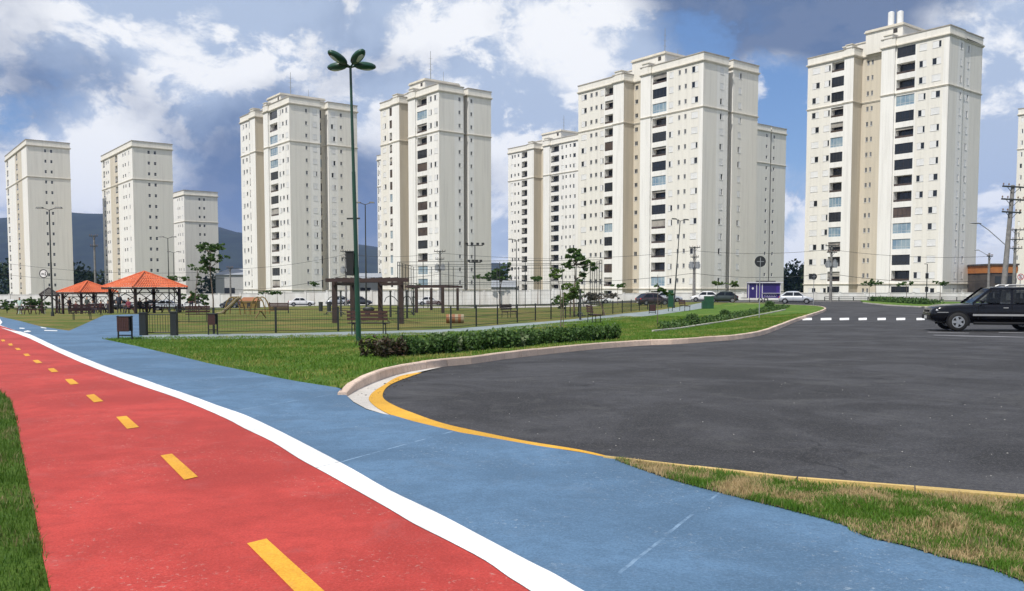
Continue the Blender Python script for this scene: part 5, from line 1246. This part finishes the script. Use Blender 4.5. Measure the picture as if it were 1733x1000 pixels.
def car(name, label, cat, base, rz, paint, kind, group=None, detail=False, scale=1.0):
    c = CARS[kind]; L, W, H = c['L'], c['W'], c['H']; o = empty(name, label, cat, base, rz, group); o.scale = (scale,)*3
    hw = W/2; bl = c['belt']; cl = c['cl']
    st = [(L/2, cl+.22, c['hood']-.30, .74), (L/2-.05, cl+.08, c['hood']-.16, .86), (L/2-.22, cl, c['hood']-.05, .95), (L/2-.5, cl, c['hood'], .985), (c['wb']+.25, cl, bl-.03, 1.0), (c['wb']-.1, cl, bl, 1.0), (0, cl, bl+.01, 1.0), (c['rr']+.3, cl, bl+.01, 1.0), (-L/2+.35, cl, bl, .985), (-L/2+.10, cl+.05, bl-.04, .94), (-L/2, cl+.20, bl-.16, .84)]
    sec = lambda w, zb, zs: [(0, zb), (.72*w, zb), (.93*w, zb+.06), (w, zb+.32*(zs-zb)), (w*.995, zb+.62*(zs-zb)), (.975*w, zs-.09), (.93*w, zs-.025), (.80*w, zs), (.4*w, zs+.022), (0, zs+.03)]
    vs = []; rows = []
    for (x, zb, zs, wf) in st:
        h = sec(hw*wf, zb, zs); ring = [(x, y, z) for y, z in h]+[(x, -y, z) for y, z in h[-2:0:-1]]; rows.append(len(vs)); vs += ring
    k = len(ring); m = MB(); fs = [(rows[i]+j, rows[i]+(j+1) % k, rows[i+1]+(j+1) % k, rows[i+1]+j) for i in range(len(st)-1) for j in range(k)]
    fs += [tuple(rows[0]+j for j in range(k)), tuple(rows[-1]+j for j in range(k))]; m.add(vs, fs); body = m.build('body', [paint], o, smooth=True, fix=True)
    md = body.modifiers.new('smooth', 'SUBSURF'); md.levels = md.render_levels = 1
    # cabin
    yb, yt = hw*.93, hw*.72
    yz = lambda z: yb+(yt-yb)*(z-bl)/(H-bl)
    prof = [(c['wb'], bl-.03), (c['rf'], H-.07), (c['rf']-.30, H-.005), ((c['rf']+c['rr'])/2, H), (c['rr']+.25, H-.02), (c['rr'], H-.09), (c['rb'], bl-.03)]
    m = MB(); vs = []
    for (x, z) in prof: y = yz(z); vs += [(x, y, z), (x, y*.55, z+(.03 if z > bl else 0)), (x, -y*.55, z+(.03 if z > bl else 0)), (x, -y, z)]
    n = len(prof); fs = [(4*i+j, 4*i+j+1, 4*i+j+5, 4*i+j+4) for i in range(n-1) for j in range(3)]
    if not detail: fs += [tuple(4*i for i in range(n)), tuple(4*i+3 for i in range(n))]
    else:      # open window frames: pillars and roof side only
        pass
    if detail:
        for s in (0, 3):
            y = lambda z: yz(z)*(1 if s == 0 else -1)
            def bar(p, q, t):
                (x0, z0), (x1, z1) = p, q; d = Vector((x1-x0, z1-z0)).normalized(); nn = Vector((-d.y, d.x))*t
                m.add([(x0+nn.x, y(z0+nn.y), z0+nn.y), (x1+nn.x, y(z1+nn.y), z1+nn.y), (x1-nn.x, y(z1-nn.y), z1-nn.y), (x0-nn.x, y(z0-nn.y), z0-nn.y)], [(0, 1, 2, 3)])
            bar((c['wb'], bl), (c['rf'], H-.07), .045); bar((c['rf']+.02, H-.065), (c['rr'], H-.065), .055); bar((c['rr'], H-.09), (c['rb'], bl), .06)
            bar((-.42, bl-.02), (-.46, H-.06), .055); bar((-1.42, bl-.02), (-1.46, H-.06), .06)
    # roof only between screens; screens are glass parts
    keep = [f for f in fs if not (f[0]//4 == 0 or f[0]//4 == n-2) or len(f) > 4] if True else fs
    m.add(vs, keep); cab = m.build('cabin', [paint], o, fix=not detail)
    gl = M['clear_car_glass'] if detail else M['car_glass']
    def pane(nm, pts, mt=gl): MB().add(pts, [tuple(range(len(pts)))]).build(nm, [mt], o)
    ya, yb2 = yz(bl), yz(H-.07)
    pane('windscreen', [(c['wb'], ya, bl-.03), (c['rf'], yb2, H-.07), (c['rf'], yb2*.55, H-.04), (c['rf'], -yb2*.55, H-.04), (c['rf'], -yb2, H-.07), (c['wb'], -ya, bl-.03)])
    pane('rear_window', [(c['rb'], ya, bl-.03), (c['rr'], yz(H-.09), H-.09), (c['rr'], -yz(H-.09), H-.09), (c['rb'], -ya, bl-.03)])
    fl = lambda z: c['wb']+(c['rf']-c['wb'])*(z-bl)/(H-.07-bl); rl_ = lambda z: c['rb']+(c['rr']-c['rb'])*(z-bl)/(H-.09-bl)
    z0, z1 = bl+.045, H-.125
    splits = [(fl(z0)-.16, fl(z1)-.12, -.36, -.40), (-.48, -.52, -1.36, -1.40), (-1.50, -1.54, rl_(z0)+.14, rl_(z1)+.10)] if kind == 'suv' else [(fl(z0)-.16, fl(z1)-.10, -.22, -.24), (-.31, -.33, rl_(z0)+.24, rl_(z1)+.16)]
    for s in (1, -1):
        for (a0, a1, b0, b1) in splits:
            e = .008; y0, y1 = (yz(z0)+e)*s, (yz(z1)+e)*s; pane('side_window', [(a0, y0, z0), (a1, y1, z1), (b1, y1, z1), (b0, y0, z0)])
        for x in (c['fx'], c['rx']):
            m = MB(); nseg = 16; rr = c['r']*1.17; y = s*(hw+.004)
            m.add([(x+rr*math.cos(t), y, c['r']+rr*math.sin(t)) for t in np.linspace(-.35, math.pi+.35, nseg)], [tuple(range(nseg))]); m.build('wheel_arch', [M['car_dark']], o)
            w = link('wheel', cached(('wheel', c['r']), lambda: wheel_mesh(c['r'], .22)), o, (x, s*(hw-.075), c['r'])); link('rim', cached(('rim', c['r']), lambda: rim_mesh(c['r'], .23)), w)
        hx = L/2-(.24 if detail else .15); MB().ball((hx, s*hw*.70, c['hood']-.20), .13, .22, .09, 10, 6).build('headlight', [M['headlight_glass']], o, smooth=True)
        MB().ball((-L/2+.10, s*hw*.76, bl-.16), .10, .14, .15, 10, 6).build('tail_light', [M['taillight']], o, smooth=True)
        m = MB(); m.ball((c['wb']-.32, s*(hw+.09), bl+.10), .07, .10, .075, 8, 5); m.tube([(c['wb']-.32, s*hw*.9, bl+.03), (c['wb']-.32, s*(hw+.04), bl+.07)], .025, 5); m.build('mirror', [paint], o, smooth=True)
        for x in ((-.25, -1.1) if kind != 'suv' else (-.20, -1.15)): MB().box(x-.09, x+.09, s*hw*.985-.012, s*hw*.985+.018, bl-.17, bl-.135).build('door_handle', [M['silver_trim'] if detail else paint], o)
        for x in ((-.30, .78) if kind != 'suv' else (-.42, .78, -1.38)): MB().box(x-.006, x+.006, s*hw*.992-.006, s*hw*.992+.006, cl+.12, bl-.06).build('door_seam', [M['car_dark']], o)
    m = MB(); m.box(L/2-.16, L/2+.02, -hw*.70, hw*.70, cl+.10, cl+.26); m.build('front_bumper', [M['car_dark'] if kind == 'suv' else paint], o)
    m = MB(); m.box(-L/2-.02, -L/2+.14, -hw*.72, hw*.72, cl+.10, cl+.26); m.build('rear_bumper', [M['car_dark'] if kind == 'suv' else paint], o)
    m = MB(); m.box(L/2-.02, L/2+.012, -hw*.34, hw*.34, c['hood']-.28, c['hood']-.19); m.build('grille', [M['car_dark']], o)
    MB().box(L/2+.021, L/2+.028, -.2, .2, cl+.12, cl+.24).build('number_plate', [M['plate_white']], o); MB().box(-L/2-.028, -L/2-.021, -.2, .2, cl+.12, cl+.24).build('number_plate', [M['plate_white']], o)
    m = MB(); m.box(-L/2+.4, L/2-.45, -hw*.8, hw*.8, cl-.04, cl+.12); m.build('underbody', [M['car_dark']], o)
    if detail:
        for s in (1, -1):
            MB().box(-2.0, .98, s*(hw+.004), s*(hw+.028), .615, .69).build('side_moulding', [M['silver_trim']], o)
            m = MB(); m.tube([(-1.0, s*(hw+.02), .33), (.95, s*(hw+.02), .33)], .055, 8); m.build('running_board', [M['car_dark']], o)
            m = MB(); m.tube([(-1.9, s*yt*.92, H+.03), (-1.8, s*yt*.92, H+.085), (-.35, s*yt*.92, H+.085), (-.22, s*yt*.92, H+.03)], .035, 6); m.build('roof_rail', [M['silver_trim']], o)
            for x in (.25, -.75):
                m = MB(); m.box(x-.22, x+.22, s*.40-.22, s*.40+.22, .62, .78); m.box(x-.32, x-.18, s*.40-.22, s*.40+.22, .70, 1.30); m.box(x-.31, x-.21, s*.40-.12, s*.40+.12, 1.31, 1.52); m.build('seat', [M['car_dark']], o)
            MB().ball((L/2-.09, s*hw*.62, .60), .05, .09, .06, 8, 5).build('fog_lamp', [M['headlight_glass']], o, smooth=True)
            MB().box(L/2-.62, L/2-.22, s*hw*.955, s*hw*.985, .735, .76).build('bumper_trim', [M['silver_trim']], o)
        m = MB(); m.box(.40, .85, -.7, .7, .95, 1.07); m.build('dashboard', [M['car_dark']], o)
    return o
# black SUV by the crossing: front wheel centre measured at pixel (1620, 561)
fw = P(1621, 561, -.03)
psi = R(180-13)
sc = 1.0; c_ = CARS['suv']; wx = Vector((math.cos(psi)*c_['fx']-math.sin(psi)*(c_['W']/2), math.sin(psi)*c_['fx']+math.cos(psi)*(c_['W']/2)))
bx, by = fw.x-wx.x, fw.y-wx.y
car('parked_suv', 'black SUV with silver side strip and roof rails at the parking lines', 'SUV', (bx, by, g(bx, by)-.03), psi, M['paint_black'], 'suv', detail=True)
p = P(1352, 514, -.03); car('parked_hatchback', 'silver hatchback on the road by the tip of the lawn', 'car', (p.x, p.y+1.0, g(p.x, p.y)-.03), R(-22), M['paint_silver'], 'hatch')
AV = 'cars parked along the avenue'
for (px, Y, a, mt, kd, lab) in ((393, 138, 158, 'paint_graphite', 'hatch', 'dark graphite hatchback in front of the white wall near a concrete pole'), (511, 144, 12, 'paint_white', 'sedan', 'white car parked by the wall behind the drum bins'), (572, 142, 190, 'paint_silver', 'hatch', 'silver car half hidden by the near pergola post'), (610, 142, 5, 'paint_graphite', 'hatch', 'dark car seen under the pergola roof'), (286, 120, 10, 'paint_silver', 'sedan', 'pale silver car behind the large gazebo'), (325, 121, 185, 'paint_white', 'hatch', 'white car behind the spindly trees'), (265, 128, 0, 'paint_graphite', 'sedan', 'dark car farther back behind the gazebo'), (728, 138, 8, 'paint_white', 'sedan', 'pale car under the thin pergola'), (1008, 127, 6, 'paint_white', 'sedan', 'white car behind the umbrella-crowned tree'), (1104, 104, 18, 'paint_maroon', 'hatch', 'very dark maroon car behind the walkway sapling'), (1192, 122, 170, 'paint_white', 'hatch', 'white car behind the paired-transformer pole'), (1222, 112, 170, 'paint_green', 'hatch', 'dark green car beside the light green sapling'), (1130, 124, 0, 'paint_silver', 'hatch', 'silver car behind the green board'), (208, 126, 4, 'paint_graphite', 'hatch', 'dark car seen through the large gazebo posts'), (25, 128, 6, 'paint_white', 'sedan', 'white car at the end of the avenue by the dark shrub')):
    x = (px-866.5)/F*Y; car('parked_car', lab, 'car', (x, Y, g(x, Y)-.03), R(a), M[mt], kd, AV, scale=1.0)

# ------------------------------------------------------------------ kiosk trailer
mat('kiosk_purple', (.045, .018, .20), .5, (.035, .014, .16), 1.2); mat('kiosk_deep', (.022, .012, .11), .5); mat('kiosk_trim', (.55, .54, .58), .5)
b = P(1292, 511, -.03); o = empty('kiosk_trailer', 'purple food kiosk trailer with white script on its counter', 'kiosk', (b.x, b.y, g(b.x, b.y)-.03), R(-8)); s = b.y/F
w = 52*s/2; zb, zt_ = .55, 2.75
MB().box(-w, w, -.9, .9, zb, zt_-.18).build('body', [M['kiosk_purple']], o); m = MB(); m.box(-w-.1, w+.28, -1.15, 1.0, zt_-.18, zt_-.04); m.build('roof', [M['kiosk_trim']], o); MB().box(-w+1.1, w-.6, -.5, .5, zt_-.04, zt_+.12).build('roof_vent', [M['dark_frame']], o)
MB().box(-w*.12, w*.72, -.925, -.902, zb+.72, zt_-.35).build('serving_hatch', [M['kiosk_deep']], o); MB().box(-w*.16, w*.95, -1.12, -.902, zb+.62, zb+.68).build('counter', [M['kiosk_trim']], o)
for x in (-w, -w*.5, -w*.15, w*.98): MB().box(x-.05, x+.05, -.96, -.901, zb, zt_-.19).build('corner_trim', [M['kiosk_trim']], o)
MB().box(-w*.92, -w*.56, -.93, -.902, zb+.1, zt_-.35).build('door', [M['kiosk_deep']], o)
logo = MB(); logo.add([(-w*.74+.14*math.cos(t), -.934, zb+1.3+.16*math.sin(t)) for t in np.linspace(0, 2*math.pi, 12, endpoint=False)], [tuple(range(12))]); logo.build('emblem', [M['kiosk_trim']], o)
# illegible white script: a run of looping strokes on the counter front
m = MB(); pts = []
for i in range(60): t = i/59; pts.append((w*(-.05+.80*t)+.07*math.sin(t*34), -.93, zb+.34+.10*math.cos(t*34)+.04*t))
m.tube(pts, .028, 4); m.tube([(w*-.02, -.93, zb+.12), (w*.72, -.93, zb+.2)], .022, 4); m.build('lettering', [M['kiosk_trim']], o)
for x in (-w*.25, w*.1): link('wheel', cached(('wheel', .30), lambda: wheel_mesh(.30, .22)), o, (x, -.82, .30))
MB().box(-w-.9, -w, -.05, .05, zb-.05, zb+.04).build('tow_bar', [M['dark_frame']], o)
for x in (-w+.15, w-.15): MB().cyl((x, -.8, 0), (x, -.8, zb), .04, .04, 6).build('prop', [M['dark_frame']], o)

# ------------------------------------------------------------------ signs, cabinets
mat('sign_back', (.020, .021, .022), .5); mat('sign_white', (.78, .78, .77), .5); mat('sign_red', (.45, .02, .025), .5); mat('sign_black', (.01, .01, .01), .5); mat('cabinet_green', (.012, .075, .032), .5, (.010, .055, .025), 1.5)
def disc(m, c, r, y, mi=0, n=24, r2=None):
    vs = [(c[0]+r*math.cos(2*math.pi*i/n), y, c[1]+r*math.sin(2*math.pi*i/n)) for i in range(n)]
    if r2 is None: m.add(vs, [tuple(range(n))], mi)
    else:
        vs += [(c[0]+r2*math.cos(2*math.pi*i/n), y, c[1]+r2*math.sin(2*math.pi*i/n)) for i in range(n)]; m.add(vs, [(i, (i+1) % n, n+(i+1) % n, n+i) for i in range(n)], mi)
def round_sign(label, px, py, pbase, r_px, face, rz=0.0, Y=None):
    b = P(px, pbase, -.01) if Y is None else G(px, Y, 0); s = b.y/F; z = hpix(py, b.y)-b.z; r = r_px*s; o = empty('round_sign', label, 'road sign', b, rz)
    MB().cyl((0, .03, -.05), (0, .03, z+r*.8), .03, .03, 8).build('pole', [M['grey_metal']], o)
    m = MB(); m.cyl((0, -.01, z), (0, .0, z), r, r, 24); pl = m.build('plate', [M['sign_back'] if face == 'back' else M['sign_white']], o)
    if face == 'back':
        m = MB()
        for dz in (0.0,): m.box(-r*.62, r*.62, -.03, -.012, z+dz*r-.018, z+dz*r+.018)
        m.build('bracket', [M['grey_metal']], o)
        MB().cyl((0, -.035, z-r*1.9), (0, -.035, z+r*.7), .022, .022, 6).build('stiffener', [M['grey_metal']], o)
    else:
        m = MB(); disc(m, (0, z), r*.98, -.014, 0, 24, r*.78); m.build('ring', [M['sign_red'] if face == 'parking' else M['sign_black']], o)
        m = MB()
        if face == 'parking':
            m.box(-.10*r/.3, -.04*r/.3, -.016, -.012, z-.5*r, z+.5*r)
            for dz in (-.44, 0, .44): m.box(-.10*r/.3, .12*r/.3, -.016, -.012, z+dz*r-.05*r, z+dz*r+.08*r)
            m.build('letter', [M['sign_black']], o); MB().box(-r*.85, r*.85, -.021, -.017, -.07*r/.3*.3, .07*r/.3*.3, mat=Matrix.Translation((0, 0, z)) @ Matrix.Rotation(R(45), 4, 'Y')).build('slash', [M['sign_red']], o)
        else:   # cyclist and walker symbol
            for cx in (-.38, .02): disc(m, (cx*r, z-.10*r), .19*r, -.016, 0, 14, .12*r)
            m.tube([(-.38*r, -.017, z-.10*r), (-.2*r, -.017, z+.15*r), (.02*r, -.017, z-.10*r)], .035*r, 4); disc(m, (.42*r, z+.36*r), .10*r, -.016, 0, 10)
            m.tube([(.42*r, -.017, z+.26*r), (.40*r, -.017, z-.05*r), (.32*r, -.017, z-.42*r)], .06*r, 4); m.tube([(.40*r, -.017, z-.05*r), (.52*r, -.017, z-.42*r)], .05*r, 4); m.build('symbol', [M['sign_black']], o)
    return o
round_sign('round white sign with dark ring and symbol beside the twin-arm lamp', 76, 463, 531, 7.6, 'symbol')
o = round_sign('dark back of a round sign on a tall pole at the lawn edge', 1285, 442.5, 538, 9.4, 'back')
round_sign('small dark back of a round sign in front of the silver hatchback', 1376.5, 468, 516, 5.2, 'back')
round_sign('no-parking sign with red ring and slash at the leaning pole', 1725, 468.5, 520, 5.6, 'parking', 0, 70)
b = G(1135, 72, 0); o = empty('information_board', 'tall green board on two posts at the bend of the walkway', 'board', b, R(10)); MB().box(-.22, .22, -.05, .05, .35, 1.75).build('panel', [M['cabinet_green']], o)
for x in (-.17, .17): MB().cyl((x, .08, -.05), (x, .08, 1.6), .03, .03, 6).build('post', [M['cabinet_green']], o)
b = P(1198, 522, 0); o = empty('service_cabinet', 'stepped dark green service cabinet at the walkway end', 'cabinet', b, R(-6)); s = b.y/F
MB().box(-10*s, 4*s, -.4, .4, 0, 13*s).build('body', [M['cabinet_green']], o); MB().box(-6*s, 9*s, -.35, .45, 13*s+.002, 21*s).build('upper_box', [M['cabinet_green']], o); MB().box(4.05*s, 9*s, -.35, .45, 0, 13*s).build('side_box', [M['cabinet_green']], o)
for x in (-7*s, -3*s): MB().box(x-.01, x+.01, -.415, -.401, .05, 13*s-.05).build('door_seam', [M['sign_black']], o)

# ------------------------------------------------------------------ people under the gazebos
mat('skin', (.36, .20, .13), .6); mat('hair', (.02, .014, .01), .7)
def person_mesh(joints, edges, rad):
    me = bpy.data.meshes.new('person'); me.from_pydata(joints, edges, []); ob = bpy.data.objects.new('tmp', me); COL.objects.link(ob)
    sk = ob.modifiers.new('skin', 'SKIN'); ob.modifiers.new('sub', 'SUBSURF').levels = 1
    for i, r in enumerate(rad): me.skin_vertices[0].data[i].radius = (r, r)
    me.skin_vertices[0].data[0].use_root = True
    dg = bpy.context.evaluated_depsgraph_get(); out = bpy.data.meshes.new_from_object(ob.evaluated_get(dg)); bpy.data.objects.remove(ob); out.name = 'person'; return out
def build_person(pose):
    st = pose == 'stand'
    hip = .92 if st else .50
    J = [(0, 0, hip), (0, .0, hip+.22), (0, -.01, hip+.44), (0, -.01, hip+.56), (0, -.03, hip+.66), (0, -.03, hip+.78)]; E_ = [(0, 1), (1, 2), (2, 3), (3, 4), (4, 5)]; Rr = [.135, .125, .145, .055, .085, .075]
    def add(p, to, r): J.append(p); E_.append((to, len(J)-1)); Rr.append(r); return len(J)-1
    for s in (-1, 1):
        sh = add((s*.18, 0, hip+.47), 2, .06)
        el = add((s*.24, .03 if st else -.08, hip+.20), sh, .045); wr = add((s*.22, -.10 if st else -.30, hip+.02 if st else hip+.14), el, .032); hd = add((s*.22, -.14 if st else -.38, hip-.06 if st else hip+.13), wr, .038)
        hp = add((s*.09, 0, hip-.06), 0, .09)
        if st: kn = add((s*.11, -.04*s, .49), hp, .065); an = add((s*.12, .04*s, .09), kn, .042); add((s*.13, .04*s-.14, .04), an, .04)
        else: kn = add((s*.12, -.42, .50), hp, .07); an = add((s*.13, -.44, .09), kn, .042); add((s*.13, -.58, .04), an, .04)
    me = person_mesh(J, E_, Rr)
    hd = MB(); hd.ball((0, .0, hip+.80), .088, .10, .075, 10, 6); hair = hd.mesh('hair', [M['hair']], True)
    return me, hair, hip
POSES = {k: build_person(k) for k in ('stand', 'sit')}
def person(label, base, rz, pose, top, legs):
    src, hair, hip = POSES[pose]; me = src.copy(); me.materials.clear()
    for m_ in (mat('top', top, .9), mat('legs', legs, .9), M['skin']): me.materials.append(m_)
    zs = np.empty(len(me.polygons)*3); me.polygons.foreach_get('center', zs); zs = zs.reshape(-1, 3)
    idx = np.where(zs[:, 2] > hip+.55, 2, np.where((zs[:, 2] < hip+.02) | (zs[:, 1] < -.2) & (zs[:, 2] < hip+.1) & (np.abs(zs[:, 0]) < .2), 1, 0)); idx[(np.abs(zs[:, 0]) > .19) & (zs[:, 2] < hip+.18) & (zs[:, 2] > hip-.2)] = 2
    me.polygons.foreach_set('material_index', idx.astype(np.int32)); me.polygons.foreach_set('use_smooth', [True]*len(me.polygons)); me.update()
    o = link('person', me, None, base, rz); tag(o, label, 'person', 'people at the gazebos'); link('hair', hair, o); return o
for (px, Y, pose, top, legs, rz, lab) in ((202, 76, 'stand', (.03, .035, .05), (.02, .02, .025), 20, 'person in dark clothes standing at the large gazebo post'), (218, 75, 'sit', (.18, .03, .05), (.03, .03, .04), -20, 'person in dark red seated on the edge of the gazebo'), (237, 78, 'sit', (.04, .04, .035), (.02, .02, .02), 40, 'person in dark top seated by the front gazebo post'), (248, 79, 'sit', (.03, .04, .03), (.03, .03, .04), 0, 'person in dark green seated behind the front gazebo post'), (148, 88, 'stand', (.05, .06, .05), (.02, .02, .03), 0, 'person in grey-green standing under the smaller gazebo'), (157, 86, 'sit', (.45, .45, .44), (.05, .05, .07), 60, 'person in a white top seated under the smaller gazebo'), (171, 88, 'sit', (.16, .04, .04), (.03, .02, .02), 160, 'person in red seated at the table between gazebos'), (118, 90, 'stand', (.05, .03, .03), (.02, .02, .03), 70, 'person in dark brown standing beside the smaller gazebo'), (129, 89, 'sit', (.10, .03, .03), (.02, .02, .03), 200, 'person in dark red seated before the smaller gazebo'), (183, 90, 'sit', (.05, .04, .05), (.02, .02, .03), 10, 'person in dark grey seated between the two gazebos'), (262, 80, 'sit', (.02, .025, .03), (.02, .02, .03), -60, 'person in black seated at the gazebo table'), (324, 78, 'stand', (.16, .05, .06), (.03, .03, .05), 30, 'person in a dull pink top standing by the bushy dark tree'), (101, 82, 'stand', (.03, .03, .03), (.02, .02, .02), 120, 'person in black standing near the hut'), (34, 92, 'stand', (.45, .58, .54), (.35, .45, .43), 0, 'person in pale mint clothes standing by the lawn end shrubs')):
    p = G(px, Y, 0)
    if pose == 'sit':
        st_ = empty('stool', 'low dark stool under the '+lab, 'stool', p, R(rz), 'stools at the gazebos'); MB().cyl((0, .02, .36), (0, .02, .40), .19, .19, 12).build('seat', [M['slat_wood']], st_); MB().cyl((0, .02, 0), (0, .02, .36), .06, .05, 8).build('leg', [M['slat_wood']], st_)
    person(lab, p, R(rz), pose, top, legs)

# ------------------------------------------------------------------ bits on the ground
mat('litter', (.34, .33, .31), .8); mat('dry_leaf', (.22, .14, .06), .9); mat('mud', (.10, .075, .055), .95, (.06, .045, .035), 6)
cr = MB()
for i in range(34):
    t = random.random(); a = np.array(kp[0])+(np.array(kp[5])-np.array(kp[0]))*t; a = a+np.array((random.uniform(.02, .5), random.uniform(-.5, .05)))
    s = random.uniform(.005, .018); z = g(*a)-.022; q = random.uniform(0, 3)
    cr.box(a[0]-s, a[0]+s, a[1]-s*.6, a[1]+s*.6, z-.003, z+s*.35, 0, Matrix.Translation((a[0], a[1], 0)) @ Matrix.Rotation(q, 4, 'Z') @ Matrix.Translation((-a[0], -a[1], 0)))
stuff(cr.build('debris', [M['mud']]), 'dirt and crumbs lying in the gutter at the kerb end', 'debris')
gr = MB()
for i in range(130):
    px, py = random.uniform(720, 1733), random.uniform(600, 830)**1.0
    if py > 625+ (px-700)*.2 and px < 1700 and py > 770: continue
    p = P(px, py, -.03)
    if not inpoly(np.array([[p.x, p.y]]), ROAD_A)[0] or p.y > 20: continue
    s_ = random.uniform(.004, .011); gr.ball((p.x, p.y, p.z+s_*.3), s_, s_*.8, s_*.5, 5, 3, 0)
stuff(gr.build('grit', [M['litter']]), 'scattered pale chips and grit lying on the road', 'grit')
# thin air: everything far fades a little to blue
hz = bpy.data.materials.new('air'); hz.use_nodes = True; t = NT(hz.node_tree); t.n.clear(); ho = t.node('ShaderNodeOutputMaterial'); pv = t.node('ShaderNodeVolumePrincipled', inp={'Color': (.24, .42, .95, 1), 'Density': .00010, 'Anisotropy': .0}); t.l.new(pv.outputs[0], ho.inputs['Volume'])
hm = MB(); hm.box(-3100, 3100, -420, 3300, -40, 330); h_ = hm.build('haze', [hz]); h_['kind'] = 'stuff'; h_['label'] = 'thin blue air over the whole place'; h_['category'] = 'haze'
